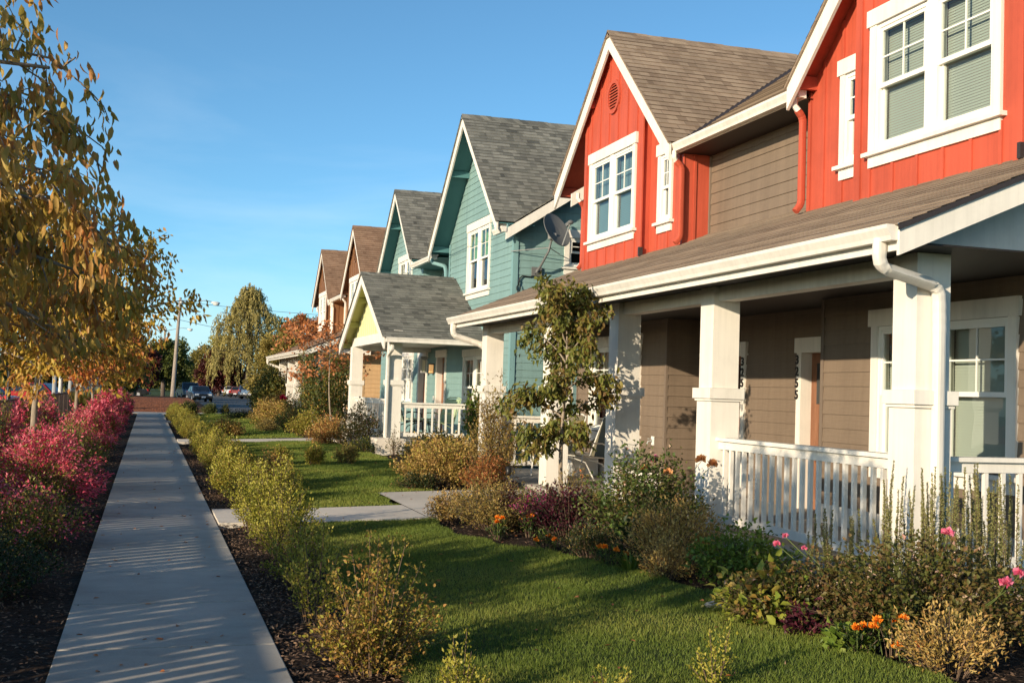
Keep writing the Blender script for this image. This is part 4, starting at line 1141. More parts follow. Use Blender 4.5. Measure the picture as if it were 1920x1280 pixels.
def limb_path(p, d, length, n, droop, rng, wob=.12, grav=1.0):
    pts = [np.array(p, float)]; d = np.array(d, float); d /= np.linalg.norm(d)
    for i in range(n):
        d = d + rng.normal(size=3) * wob + np.array([0, 0, -droop * (i / n) * grav]); d /= np.linalg.norm(d)
        pts.append(pts[-1] + d * length / n)
    return pts
def tree(name, label, x, y, h, th, R, mat, nlimb=16, ntwig=9, nleaf=26, L=.08, W=.035, group=None, seed=1, trunk_r=.06, droop=.25, hang=.5, barkmat=None, env=None, zb=None, cat='tree', tw=.42, start=.25, elev=(.9, .2), clump=.05, lean=(0, 0), grow=1.0, rndbias=None, clip=None, fine=False, scatter=.55):
    rng = np.random.default_rng(seed); root = thing(name, label, cat, (x, y, gz(x) - .03 if zb is None else zb), 0, group)
    barkmat = barkmat or M['bark']; env = env or (lambda f: math.sin(math.pi * min(1, .18 + f * .8)) ** .8)
    tr = MB(); n = 9; pts = []; 
    for i in range(n + 1):
        f = i / n; pts.append((lean[0] * f * h + .03 * math.sin(f * 7 + seed), lean[1] * f * h + .03 * math.cos(f * 5 + seed), h * .93 * f))
    tr.tube(pts, [trunk_r * (1.25 if i == 0 else 1 - .85 * i / n) for i in range(n + 1)], 9)
    tr.build('trunk', barkmat, root, True)
    def trunk_at(z):
        f = min(1, z / (h * .93)) * n; i = min(n - 1, int(f)); a, b = np.array(pts[i]), np.array(pts[i + 1]); return a + (b - a) * (f - i)
    limbs = []; twigs = []; LP = []; LD = []; LR = []
    for i in range(nlimb):
        f = (i + .3) / nlimb; z = th + (h * .9 - th) * f; az = i * 2.39996 + seed + rng.normal() * .25
        e = elev[0] + (elev[1] - elev[0]) * (1 - f) ; e = elev[1] + (elev[0] - elev[1]) * f
        d = (math.cos(az) * math.cos(e), math.sin(az) * math.cos(e), math.sin(e)); Ln = R * env(f) * rng.uniform(.82, 1.12)
        lp = limb_path(trunk_at(z), d, Ln, 7, droop, rng); limbs.append(lp)
        for j in range(ntwig):
            s = start + (1 - start) * (j + rng.uniform(0, 1)) / ntwig; k = min(6, int(s * 7)); q = lp[k] + (lp[k + 1] - lp[k]) * (s * 7 - k if s < 1 else 1)
            dd = nrm((lp[k + 1] - lp[k])[None])[0] * .7 + rng.normal(size=3) * .6; dd[2] += .15
            tl = R * tw * rng.uniform(.5, 1.1) * (1 - .4 * s)
            tp = limb_path(q, dd, tl, 4, droop * 1.4, rng, .2); twigs.append(tp)
            u = rng.uniform(.1, 1, nleaf); kk = np.minimum(3, (u * 4).astype(int)); tpa = np.array(tp)
            P = tpa[kk] + (tpa[kk + 1] - tpa[kk]) * (u * 4 - kk)[:, None] + rng.normal(size=(nleaf, 3)) * clump
            D = nrm(tpa[kk + 1] - tpa[kk]) * .4 + rng.normal(size=(nleaf, 3)) * scatter + np.array([0, 0, -hang])
            LP.append(P); LD.append(D); b_ = rng.uniform(0, 1); LR.append(np.clip(.5 * b_ + .5 * rng.uniform(0, 1, nleaf), 0, 1))
    if clip is not None:
        def cut(pth):
            a = np.array(pth); ok = clip(a); out = []
            for q, k_ in zip(pth, ok):
                if not k_ and len(out): break
                out.append(q)
            return out
        limbs = [q for q in map(cut, limbs) if len(q) > 1]; twigs = [q for q in map(cut, twigs) if len(q) > 1]
    mb = MB()
    for p in limbs: mb.tube(p, [trunk_r * .42 * (1 - .8 * i / 7) for i in range(len(p))], 5, cap=False)
    for p in twigs: mb.tube(p, [trunk_r * .12, trunk_r * .1, trunk_r * .08, trunk_r * .06, trunk_r * .04][:len(p)], 3, cap=False)
    mb.build('branches', barkmat, root, True)
    P = np.concatenate(LP); D = np.concatenate(LD); r = np.concatenate(LR)
    if rndbias is not None: r = np.clip(r + rndbias(P), 0, 1)
    if clip is not None:
        k_ = clip(P); P, D, r = P[k_], D[k_], r[k_]
    leaf_obj('crown', P, D, L, W, mat, root, rng, r, fine=fine)
    return root
def blob_tree(name, label, x, y, blobs, mat, n, L, W, seed=1, trunk=(.25, 3), group=None, hang=0, barkmat=None, zb=-.05, lim=0, cat='tree'):
    """far tree: leaves spread through the shells of many lobes; blobs = (dx,dy,z,rx,ry,rz)"""
    rng = np.random.default_rng(seed); root = thing(name, label, cat, (x, y, zb), 0, group)
    Ps = []; Ds = []; Rs = []
    vol = np.array([b[3] * b[4] + b[4] * b[5] for b in blobs]); vol = vol / vol.sum()
    for b, vv in zip(blobs, vol):
        # each blob broken into sub clumps for an uneven outline
        k = max(6, int(26 * vv * len(blobs))); c = rng.normal(size=(k, 3)); c = nrm(c) * rng.uniform(.55, 1.0, (k, 1)); m = int(n * vv / k) + 1
        for ci in c:
            q = rng.normal(size=(m, 3)); q = nrm(q) * rng.uniform(.3, 1, (m, 1)) * .36 * rng.uniform(.6, 1.2)
            p = (ci + q) * np.array(b[3:6]) + np.array(b[0:3])
            Ps.append(p); Ds.append(q + ci * .6 + rng.normal(size=(m, 3)) * .3 + np.array([0, 0, -hang]))
            Rs.append(np.clip(rng.uniform(0, 1) * .6 + rng.uniform(0, .4, m), 0, 1))
    P = np.concatenate(Ps); D = np.concatenate(Ds); P[:, 2] = np.maximum(P[:, 2], .1)
    leaf_obj('crown', P, D, L, W, mat, root, rng, np.concatenate(Rs))
    zc = max(b[2] for b in blobs); tr = MB(); tr.tube([(0, 0, 0), (.05, 0, trunk[1]), (0, .1, zc)], [trunk[0] * 1.2, trunk[0], trunk[0] * .3], 8)
    for b in blobs[:6]: tr.tube([(0, 0, trunk[1] * .8), (b[0] * .5, b[1] * .5, b[2] * .7 + trunk[1] * .2), (b[0], b[1], b[2])], [trunk[0] * .5, trunk[0] * .35, trunk[0] * .12], 5, cap=False)
    tr.build('trunk', barkmat or M['barkd'], root, True)
    return root

# ------------------------------------------------------------------ lawn grass
def grass(name_label, l, r, ya, yb, dens, hgt, wid, seed):
    rng = np.random.default_rng(seed); ys = []; xs = []
    n = int(dens * (yb - ya) * 3.3)
    y = rng.uniform(ya, yb, n)
    tab = np.linspace(ya, yb, 80); xl = np.interp(y, tab, [curve_x(l, t) for t in tab]); xr = np.interp(y, tab, [curve_x(r, t) for t in tab])
    x = rng.uniform(.9, 7.5, n); ok = (x > xl + .0 + .05 * np.sin(y * 9)) & (x < xr + .05 * np.sin(y * 7)); x = x[ok]; y = y[ok]; n = len(x)
    t = np.clip((x - 1.1) / 4.4, 0, 1); z = .12 * t * t * (3 - 2 * t) + .012 + .006 * np.sin(x * 5 + y * 2)
    P = np.stack([x, y, z - .004], 1)
    a = rng.uniform(0, 2 * math.pi, n); h = hgt * rng.uniform(.5, 1.2, n) * (1 + .25 * np.sin(x * 4 + 1.3 * y) * np.sin(y * 2.7)); w = wid * rng.uniform(.6, 1.3, n)
    s = np.stack([np.cos(a), np.sin(a), np.zeros(n)], 1) * w[:, None] / 2
    ln = rng.normal(size=(n, 3)) * .45; ln[:, 2] = 1; ln = nrm(ln)
    V = np.stack([P - s, P + s, P + ln * h[:, None]], 1).reshape(-1, 3); F = np.arange(n * 3).reshape(-1, 3)
    pt = .5 + .25 * np.sin(x * 2.1 + 3 * np.sin(y * .9)) + .2 * np.sin(y * 3.1 + x)
    rr = np.clip(.5 * pt + .5 * rng.uniform(0, 1, n), 0, 1)
    o = mesh_np('lawn_grass', V, F, LEAF['grass'], None, rr); tag(o, name_label, 'grass', kind='stuff'); return o
FULL = 1.0
grass('short mown grass of the nearest lawn', lawn1_l, lawn1_r, 4.8, 13.88, 15000 * FULL, .036, .0055, 5)
grass('short mown grass of the lawn past the first path', lawn2_l, lawn2_r, 15.46, 33, 6500 * FULL, .042, .010, 6)
grass('short mown grass of the far lawn by the street', lawn3_l, lawn3_r, 35, 62.3, 1300 * FULL, .06, .03, 7)
# clover and chips
def scatter_chips(label, x0, x1, y0, y1, n, seed, mat, size):
    rng = np.random.default_rng(seed); x = rng.uniform(x0, x1, n); y = y0 + (y1 - y0) * rng.uniform(0, 1, n) ** 1.4
    t = np.clip((x - 1.1) / 4.4, 0, 1); z = .12 * t * t * (3 - 2 * t) - .012
    P = np.stack([x, y, z + rng.uniform(0, .018, n)], 1); D = rng.normal(size=(n, 3)); D[:, 2] *= .25
    V, F = leaf_geo(P, D, size, size * .4, rng, fold=.1, wide=.5, updir=np.array([0, 0, 1.5]), curl=0)
    o = mesh_np('bark_mulch', V, F, mat, None, np.repeat(rng.uniform(0, 1, n), 2)); tag(o, label, 'mulch', kind='stuff')
M['chips'] = mat_leaf('bark_chip', [(.03, .018, .012), (.07, .04, .024), (.14, .085, .055), (.26, .17, .11)], trans=0, rough=.9)
scatter_chips('dark bark chips along the right edge of the sidewalk', .84, 1.9, 4.5, 32, 30000, 11, M['chips'], .035)
scatter_chips('dark bark chips and dead leaves left of the sidewalk', -3, -.46, 4.5, 30, 24000, 12, M['chips'], .035)
scatter_chips('bark chips under the flowers along the near porch', 3.2, 5.8, 4.5, 14, 9000, 13, M['chips'], .035)

# ================================================================== planting
ORD = ['first', 'second', 'third', 'fourth', 'fifth', 'sixth', 'seventh', 'eighth', 'ninth', 'tenth', 'eleventh', 'twelfth', 'thirteenth', 'fourteenth', 'fifteenth', 'sixteenth',
       'seventeenth', 'eighteenth', 'nineteenth', 'twentieth', 'twenty-first', 'twenty-second', 'twenty-third', 'twenty-fourth', 'twenty-fifth', 'twenty-sixth', 'twenty-seventh', 'twenty-eighth', 'twenty-ninth', 'thirtieth']
HG = 'hedge shrubs along the right edge of the sidewalk'
# near hedge shrubs, each its own
shrub('hedge_shrub', 'bushy gold and olive hedge shrub at the bottom of the photo, beside the nearest mulch', 'shrub', 1.30, 6.75, .40, .50, .74, 60, 74, .028, .017, LEAF['hedged'], HG, 21, cluster=.03, leafstart=.10, uplift=.6, rough=.42, mix=(LEAF['hedge'], .35), fine=True)
shrub('hedge_shrub', 'green-yellow side shoots of the hedge just behind the bottom gold shrub', 'shrub', 1.16, 8.2, .26, .35, .62, 20, 60, .028, .017, LEAF['hedge'], HG, 22, cluster=.022, leafstart=.22, uplift=.9, rough=.4)
shrub('hedge_shrub', 'low dim hedge shrub in the shade between the two nearest bright ones', 'shrub', 1.30, 9.9, .38, .55, .55, 30, 55, .028, .018, LEAF['hedge'], HG, 23, cluster=.025, uplift=.8, rough=.4)
shrub('hedge_shrub', 'shaded hedge shrub in front of the tall bright one by the first path', 'shrub', 1.32, 11.2, .42, .55, .68, 36, 60, .028, .018, LEAF['hedge'], HG, 24, cluster=.028, uplift=.8, rough=.35)
shrub('hedge_shrub', 'tall yellow-green hedge shrub just before the first path', 'shrub', 1.32, 12.5, .42, .60, .86, 70, 80, .029, .019, LEAF['hedge'], HG, 25, cluster=.028, uplift=.9, rough=.38)
shrub('hedge_shrub', 'yellow-green hedge shrub touching the near side of the first path', 'shrub', 1.22, 13.5, .36, .40, .74, 34, 60, .029, .019, LEAF['hedge'], HG, 26, cluster=.028, uplift=.9, rough=.35)
protos = [shrub('hedge_shrub', 'hedge', 'shrub', 1.2, 0, .40, .62, .74, 60, 60, .036, .023, LEAF['hedge'], HG, 30 + i, cluster=.035, uplift=.8, rough=.35, mix=(LEAF['hedged'], .15 + .2 * (i == 2)))[0] for i in range(3)]
y = 16.3; i = 0
rg = random.Random(5)
while y < 61.5:
    if 32.2 < y < 35.2: y = 35.3
    lab = '%s hedge shrub beyond the first path, counted away from the viewer' % ORD[i] if y < 32.5 else None
    if y >= 32.5:
        lab = '%s hedge shrub past the second path toward the street' % ORD[i - n2]
    else: n2 = i + 1
    s = rg.uniform(.72, 1.02); sy = rg.uniform(.9, 1.1)
    loc = (1.22 + rg.uniform(-.08, .1) + (.1 if y < 40 else 0), y, gz(1.2) - .02)
    if i < 3:
        protos[i].location = loc; protos[i]['label'] = lab; protos[i].scale = (s, sy, s)
    else: dup(protos[i % 3], loc, rg.choice([0, math.pi]), (s, sy, s), lab, HG)
    y += rg.uniform(1.05, 1.35); i += 1
# short hedge across the bottom of the picture
SH = 'young hedge shoots crossing the lawn at the bottom of the photo'
for (x, y, h, lab, sd, n) in ((1.62, 5.95, .36, 'leafy hedge sprigs at the bottom edge just right of the gold shrub', 41, 16), (2.35, 5.72, .30, 'slim yellow-green hedge shoot at the bottom edge in mid lawn', 42, 7),
                        (3.02, 5.85, .40, 'hedge shoot at the bottom edge nearest the flower bed', 43, 10), (2.12, 5.5, .2, 'shortest hedge sprig at the bottom edge', 44, 5)):
    shrub('hedge_shrub', lab, 'shrub', x, y, .14, .2, h, n, 48, .024, .014, LEAF['hedge'], SH, sd, cluster=.016, leafstart=.15, uplift=1.0, rough=.45)

# flower bed along the near porch
BG = 'shrubs in the flower bed by the near porch'
r, tip = shrub('rose_bush', 'big dusty rose bush with pink blooms at the lower right of the photo', 'rose bush', 4.95, 6.7, .98, .95, .62, 140, 72, .040, .026, LEAF['roseb'], BG, 51, cluster=.05, leafstart=.12, uplift=.25, stemr=.005, mix=(PET['cream'], .05, .45))
for k, (c, rr) in enumerate((((.22, .02, .66), .045), ((-.02, -.83, .47), .042), ((.05, -.86, .53), .040), ((-.72, .62, .52), .028), ((-.60, .72, .56), .026), ((-.55, .55, .50), .02))):
    flower(r, c, rr, PET['pink'], 'rose', 60 + k)
shrub('rose_bush', 'brown-green rose bush with faded hips left of the big pink one', 'rose bush', 4.35, 7.25, .62, .6, .40, 70, 52, .036, .023, LEAF['roseb'], BG, 52, cluster=.045, leafstart=.12, uplift=.3, mix=(PET['cream'], .06, .5))
shrub('hydrangea', 'yellow-green plant with broad rounded leaves by the pale stone', 'shrub', 4.08, 7.28, .34, .36, .40, 34, 14, .085, .062, LEAF['broad'], BG, 53, cluster=.05, leafstart=.3, uplift=.15, fine=True)
shrub('bedding_plant', 'small dark red leaved plant below the broad leaved one', 'plant', 4.15, 6.85, .18, .18, .2, 18, 16, .05, .03, LEAF['purple'], BG, 54, cluster=.03)
shrub('golden_shrub', 'pale yellow wiry shrub at the bottom right edge', 'shrub', 4.45, 5.75, .36, .34, .42, 50, 40, .034, .014, LEAF['gold'], BG, 55, cluster=.035, uplift=.5)
shrub('bedding_plant', 'low green broad leaved plant among the lower marigolds', 'plant', 4.15, 6.35, .16, .16, .16, 16, 10, .07, .05, LEAF['green'], BG, 56, cluster=.03)
shrub('rose_bush', 'bright green rose bush in front of the porch railing', 'rose bush', 4.75, 8.75, .50, .52, .50, 46, 50, .045, .032, LEAF['green'], BG, 57, cluster=.05, uplift=.3, fine=True)
shrub('golden_shrub', 'straw gold spirea between the two green rose bushes', 'shrub', 4.6, 9.8, .52, .55, .66, 80, 60, .036, .016, LEAF['gold'], BG, 58, cluster=.04, uplift=.6)
shrub('golden_shrub', 'low gold spirea tuft right at the lawn edge', 'shrub', 4.25, 9.2, .30, .32, .34, 46, 44, .032, .015, LEAF['gold'], BG, 59, cluster=.035, uplift=.6)
r, tip = shrub('rose_bush', 'tall dark green rose bush before the pillar left of the railing', 'rose bush', 4.95, 11.3, .72, .72, 1.0, 90, 60, .048, .034, LEAF['rose'], BG, 61, cluster=.055, leafstart=.15, uplift=.2, mix=(PET['cream'], .05, .5))
for k in (3, 17, 29): flower(r, tuple(tip[k]), .05, PET['apricot'] if k < 20 else PET['pink'], 'rose', 80 + k)
flower(r, (.35, -.62, .90), .06, PET['apricot'], 'rose', 91); flower(r, (.48, -.60, .86), .055, PET['apricot'], 'rose', 92)
shrub('green_shrub', 'low leafy green plant at the foot of the tall dark rose', 'shrub', 4.7, 10.5, .38, .36, .42, 40, 30, .065, .045, LEAF['dark'], BG, 62, cluster=.05, mix=(LEAF['green'], .3))
shrub('purple_plant', 'dark maroon leaved plant left of the tall rose bush', 'plant', 4.45, 12.1, .55, .5, .55, 60, 46, .045, .022, LEAF['purple'], BG, 63, cluster=.05, mix=(LEAF['dark'], .3))
r, tip = shrub('aster', 'magenta flowering aster in front of the maroon plant', 'plant', 4.15, 12.45, .30, .30, .48, 34, 34, .035, .012, LEAF['dark'], BG, 64, cluster=.04, mix=(PET['magenta'], .9, .45))
shrub('coneflower', 'straggly bronze plant with small yellow heads behind the magenta aster', 'plant', 4.75, 12.9, .42, .42, .72, 50, 30, .04, .012, LEAF['spirea'], BG, 65, cluster=.04, mix=(PET['orange'], .12, .75))
shrub('lavender_mound', 'rounded dark green mound at the lawn edge behind the marigolds', 'shrub', 4.12, 10.6, .36, .38, .34, 70, 40, .030, .010, LEAF['dark'], BG, 66, cluster=.03, uplift=.7, mix=(LEAF['spirea'], .3))
shrub('spirea', 'wide brown-green spirea clump at the corner of the path', 'shrub', 3.82, 12.95, .58, .85, .56, 120, 62, .034, .016, LEAF['spirea'], BG, 67, cluster=.04, uplift=.6, mix=(LEAF['gold'], .2))
shrub('spirea', 'pale twiggy spirea spilling over the path corner', 'shrub', 3.5, 13.7, .30, .34, .42, 46, 44, .030, .014, LEAF['gold'], BG, 68, cluster=.03, uplift=.6, mix=(LEAF['spirea'], .4))
shrub('purple_plant', 'dark red barberry tuft inside the brown spirea', 'plant', 3.95, 12.75, .16, .16, .64, 20, 40, .03, .014, LEAF['purple'], BG, 69, cluster=.03)
shrub('sage_shrub', 'grey-green rounded shrub left of the young tree trunk', 'shrub', 4.55, 13.6, .40, .42, .42, 70, 50, .026, .013, LEAF['rosemary'], BG, 70, cluster=.03, mix=(LEAF['dark'], .4))
shrub('sage_shrub', 'grey-green rounded shrub right of the young tree trunk', 'shrub', 5.25, 13.3, .36, .40, .40, 60, 50, .026, .013, LEAF['rosemary'], BG, 71, cluster=.03, mix=(LEAF['spirea'], .4))
def marigold(x, y, n, label, seed, h=.24):
    rng = np.random.default_rng(seed)
    r, tip = shrub('marigold', label, 'flower', x, y, .13, .13, h, 14, 22, .035, .012, LEAF['dark'], 'orange marigolds in the near flower bed', seed, cluster=.02, mix=(LEAF['green'], .4))
    for k in range(n): flower(r, tuple(tip[k] * np.array([1.1, 1.1, 1.0]) + np.array([0, 0, .02])), .036, PET['orange'], 'm', seed + k)
for a in ((4.02, 9.85, 4, 'cluster of bright orange marigolds beside the grass tuft at the lawn edge', 101), (3.85, 11.15, 3, 'orange marigold pair before the magenta aster', 102), (3.98, 12.1, 4, 'orange marigolds just left of the magenta aster', 103),
          (3.62, 12.05, 3, 'orange marigolds at the lawn tip of the bed', 104), (4.18, 6.25, 3, 'left marigold cluster below the big rose bush', 105), (4.38, 6.2, 4, 'right marigold cluster below the big rose bush', 106), (4.42, 5.98, 2, 'lowest marigold plant below the big rose bush', 107)):
    marigold(*a)
r, tip = shrub('pansy', 'violet and white pansy beside the dark mound', 'flower', 3.98, 10.05, .09, .09, .16, 8, 14, .03, .016, LEAF['green'], BG, 108); flower(r, (0, -.05, .17), .03, PET['violet'], 'm', 5)
def blades(name, label, x, y, r_, h, n, mat, seed, cat='grass', w=.008, group=None):
    rng = np.random.default_rng(seed); root = thing(name, label, cat, (x, y, gz(x) - .01), 0, group)
    a = rng.uniform(0, 2 * math.pi, n); t = rng.uniform(0, 1, n) ** .7; hh = h * rng.uniform(.6, 1.1, n)
    base = np.stack([np.cos(a), np.sin(a), np.zeros(n)], 1) * .25 * r_; out = np.stack([np.cos(a) * t, np.sin(a) * t, np.zeros(n)], 1) * r_
    s = np.stack([-np.sin(a), np.cos(a), np.zeros(n)], 1) * w / 2
    mid = base + out * .5 + np.array([0, 0, 1]) * hh[:, None] * .75; tp = base + out * 1.1 + np.array([0, 0, 1]) * (hh * (1 - .3 * t))[:, None]
    V = np.stack([base - s, base + s, mid + s, mid - s, tp], 1).reshape(-1, 3); i = np.arange(n)[:, None] * 5
    F = np.concatenate([i + [0, 1, 2], i + [0, 2, 3], i + [3, 2, 4]], 1).reshape(-1, 3)
    mesh_np('blades', V, F, mat, root, np.repeat(rng.uniform(0, 1, n), 3)); return root
blades('grass_tuft', 'small spiky green grass tuft beside the orange marigolds', 4.08, 9.55, .22, .2, 90, LEAF['green'], 9, 'plant')
# rosemary spikes by the corner pillar
def rosemary(x, y, rx, ry, n, h, label, seed):
    rng = np.random.default_rng(seed); root = thing('rosemary', label, 'shrub', (x, y, gz(x)), 0, 'rosemary by the corner pillar')
    paths = []; LP = []; LD = []; LL = []
    for i in range(n):
        a = rng.uniform(0, 2 * math.pi); t = math.sqrt(rng.uniform()); b = np.array([rx * t * math.cos(a), ry * t * math.sin(a), 0]); hh = h * rng.uniform(.6, 1.08)
        tp = b + np.array([rng.normal() * .05, rng.normal() * .05, hh]); md = (b + tp) / 2 + rng.normal(size=3) * .02; paths.append([tuple(b), tuple(md), tuple(tp)])
        m = int(430 * hh); s = rng.uniform(.12, 1, m)[:, None]; P = (1 - s) ** 2 * b + 2 * s * (1 - s) * md + s * s * tp; aa = rng.uniform(0, 2 * math.pi, m)
        D = np.stack([np.cos(aa), np.sin(aa), rng.uniform(.5, 1.2, m)], 1); LP.append(P); LD.append(D); LL.append(1.15 - .75 * s[:, 0])
    stems_obj(paths, root, M['stem'], .005, .002, 3); P = np.concatenate(LP)
    leaf_obj('foliage', P, np.concatenate(LD), .036 * np.concatenate(LL), .0075, LEAF['rosemary'], root, rng)
rosemary(5.65, 7.75, .26, .28, 26, .98, 'tall spiky rosemary in front of the corner pillar', 111)
rosemary(5.75, 7.0, .42, .36, 54, 1.02, 'tall spiky rosemary right of the corner pillar before the end railing', 112)
rosemary(5.3, 8.35, .2, .26, 18, .62, 'shorter rosemary spikes left of the corner pillar', 113)
# young tree before the porch
def env_y(f): return .62 + .42 * math.sin(math.pi * min(1, f * 1.15)) - .35 * max(0, f - .7)
tree('young_tree', 'slender young tree with curled olive leaves before the near porch', 5.02, 14.0, 2.95, .78, .84, LEAF['young'], 22, 8, 36, .085, .045, None, 3, .034, droop=.35, hang=.9, env=env_y, tw=.45, start=.2, elev=(1.15, .55), clump=.05, fine=True)
# bed between the path and the next porch
B2 = 'shrubs in the bed left of the first path'
shrub('golden_shrub', 'wide golden yellow shrub at the edge of the second lawn', 'shrub', 4.55, 18.6, .80, .95, .78, 110, 60, .048, .028, LEAF['gold'], B2, 121, cluster=.055, uplift=.5, mix=(LEAF['hedge'], .25))
shrub('golden_shrub', 'golden shrub right behind the wide one, nearer the pillar', 'shrub', 5.25, 19.9, .6, .7, .72, 60, 50, .048, .028, LEAF['gold'], B2, 122, cluster=.055, uplift=.5, mix=(LEAF['spirea'], .4))
r, t_ = shrub('nandina', 'tall feathery bamboo-like shrub with red tinted base before the porch pillars', 'shrub', 5.3, 17.9, .50, .55, 1.75, 70, 60, .06, .018, LEAF['spirea'], B2, 123, cluster=.06, leafstart=.2, uplift=.3, flare=.15, mix=(LEAF['gold'], .25))
shrub('nandina', 'low reddish shrub under the tall feathery one', 'shrub', 5.0, 17.5, .42, .35, .62, 46, 46, .045, .016, LEAF['rust'], B2, 124, cluster=.05, mix=(LEAF['spirea'], .5))
shrub('ground_cover', 'low dark green mat at the path edge of the second lawn', 'plant', 4.05, 17.9, .42, .4, .24, 60, 36, .035, .02, LEAF['dark'], B2, 125, cluster=.04, mix=(LEAF['spirea'], .3))
shrub('dark_shrub', 'dark green shrub against the blue porch steps', 'shrub', 6.1, 25.0, .8, .6, .6, 80, 44, .06, .03, LEAF['dark'], B2, 126, cluster=.07, mix=(LEAF['spirea'], .4))
shrub('golden_shrub', 'bronze shrub between the dark shrub and the golden ones', 'shrub', 5.3, 22.0, .8, .8, .66, 70, 44, .05, .028, LEAF['spirea'], B2, 127, cluster=.06, mix=(LEAF['gold'], .4))
shrub('climbing_plant', 'glossy green climbing plant on the corner of the blue wall', 'plant', 7.0, 25.0, .35, .35, 1.75, 40, 50, .075, .05, LEAF['green'], B2, 128, cluster=.08, leafstart=.2, flare=.1, top=.6, mix=(LEAF['rose'], .5))
for k, (x, y, s, lab) in enumerate(((2.62, 23.8, .95, 'leftmost of three round shrubs standing on the second lawn'), (3.22, 23.6, 1.0, 'middle one of three round shrubs on the second lawn'), (3.85, 23.5, 1.08, 'rightmost of three round shrubs on the second lawn'))):
    shrub('lawn_shrub', lab, 'shrub', x, y, .24 * s, .26 * s, .44 * s, 36, 34, .042, .024, LEAF['hedge'] if k < 2 else LEAF['farolive'], 'three round shrubs on the lawn', 130 + k, cluster=.035, mix=(LEAF['hedged'], .4))
# beds round the blue porch
B3 = 'plants around the blue house porch'
shrub('rose_bush', 'leggy rose bush with bronze leaves left of the blue porch pillar', 'rose bush', 5.0, 28.9, .6, .7, 1.25, 60, 40, .06, .035, LEAF['roseb'], B3, 140, cluster=.07, mix=(PET['cream'], .2, .5))
shrub('dark_shrub', 'low dark plants at the foot of the blue porch footing', 'shrub', 4.9, 27.4, .5, .45, .35, 50, 30, .05, .02, LEAF['dark'], B3, 141, mix=(LEAF['hedge'], .3))
shrub('dark_shrub', 'small twiggy plant beside the blue porch slab', 'plant', 5.5, 26.9, .2, .2, .7, 16, 16, .05, .02, LEAF['roseb'], B3, 142)
shrub('golden_shrub', 'orange-gold shrub behind the three round lawn shrubs', 'shrub', 4.6, 31.2, .65, .7, .75, 60, 44, .06, .034, LEAF['gold'], B3, 143, cluster=.07, mix=(LEAF['rust'], .35))
shrub('golden_shrub', 'yellow-green shrub right of the second path end', 'shrub', 4.7, 35.9, .7, .7, .8, 60, 44, .06, .034, LEAF['hedge'], B3, 144, cluster=.07, mix=(LEAF['gold'], .4))
r, t_ = shrub('rose_bush', 'tall rose bush with a single crimson bloom', 'rose bush', 4.45, 38.2, .55, .6, 1.2, 50, 44, .06, .035, LEAF['rose'], B3, 145, cluster=.07, mix=(LEAF['gold'], .25))
flower(r, (-.35, -.55, 1.12), .12, PET['red'], 'rose', 3)
shrub('tall_shrub', 'leafy green shrub filling the gap between blue porch pillars', 'shrub', 6.2, 41.5, .95, .9, 2.7, 80, 60, .10, .06, LEAF['fargreen'], B3, 146, cluster=.12, leafstart=.2, top=.5, mix=(LEAF['yellow'], .2))
shrub('climbing_plant', 'creeper with dark leaves climbing the tan house pillar', 'plant', 5.55, 43.4, .35, .4, 2.9, 60, 70, .08, .05, LEAF['rose'], B3, 147, cluster=.1, leafstart=.1, flare=.1, top=.8, mix=(LEAF['gold'], .3))
shrub('golden_shrub', 'broad golden shrub on the lawn side before the tan house', 'shrub', 4.6, 45.5, 1.0, 1.3, .95, 90, 50, .075, .042, LEAF['gold'], B3, 148, cluster=.09, mix=(LEAF['hedge'], .3))
shrub('golden_shrub', 'pale yellow shrub behind the broad golden one', 'shrub', 5.1, 49.0, 1.0, 1.1, 1.2, 80, 50, .085, .05, LEAF['hedged'], B3, 149, cluster=.1, mix=(LEAF['gold'], .5))
shrub('tall_shrub', 'tall olive green shrub covering the far pillars of the tan house', 'shrub', 5.45, 55.5, .9, 1.2, 2.3, 110, 60, .13, .08, LEAF['fargreen'], B3, 150, cluster=.15, leafstart=.15, top=.35, mix=(LEAF['farolive'], .5))
shrub('tall_shrub', 'dense olive shrub mass below the pillars of the tan house', 'shrub', 5.9, 58.5, 1.1, 1.3, 1.6, 110, 60, .12, .075, LEAF['farolive'], B3, 151, cluster=.15, leafstart=.1)
shrub('dark_shrub', 'round dark shrub on the far lawn left of the path', 'shrub', 3.9, 40.2, .45, .5, .42, 46, 34, .06, .03, LEAF['spirea'], B3, 152, cluster=.06)
shrub('dark_shrub', 'brown-gold shrub among the far hedge, right of it', 'shrub', 2.35, 37.2, .6, .9, .52, 70, 40, .06, .035, LEAF['hedged'], B3, 153, cluster=.07, mix=(LEAF['spirea'], .3))
shrub('dark_shrub', 'low dark shrub strip beside the third path', 'shrub', 4.4, 54.0, 1.3, .8, .35, 60, 40, .07, .04, LEAF['dark'], B3, 154, cluster=.08)
shrub('dark_shrub', 'yellow-brown shrub behind the hedge near the first path', 'shrub', 1.95, 18.8, .4, .6, .60, 50, 44, .04, .024, LEAF['hedged'], B3, 155, cluster=.05)
shrub('street_shrub', 'round green shrub by the cross sidewalk', 'shrub', 3.07, 62.4, .42, .4, .55, 60, 50, .07, .04, LEAF['fargreen'], B3, 156, cluster=.07)
shrub('street_shrub', 'tiny upright shrub right of the round one by the cross sidewalk', 'shrub', 3.85, 62.6, .2, .2, .5, 26, 40, .06, .035, LEAF['dark'], B3, 157, cluster=.06, mix=(LEAF['farolive'], .4))
shrub('street_shrub', 'dark round shrub at the street end of the hedge', 'shrub', 1.95, 59.5, .5, .5, .75, 60, 46, .07, .04, LEAF['dark'], B3, 158, cluster=.07, mix=(LEAF['hedge'], .3))
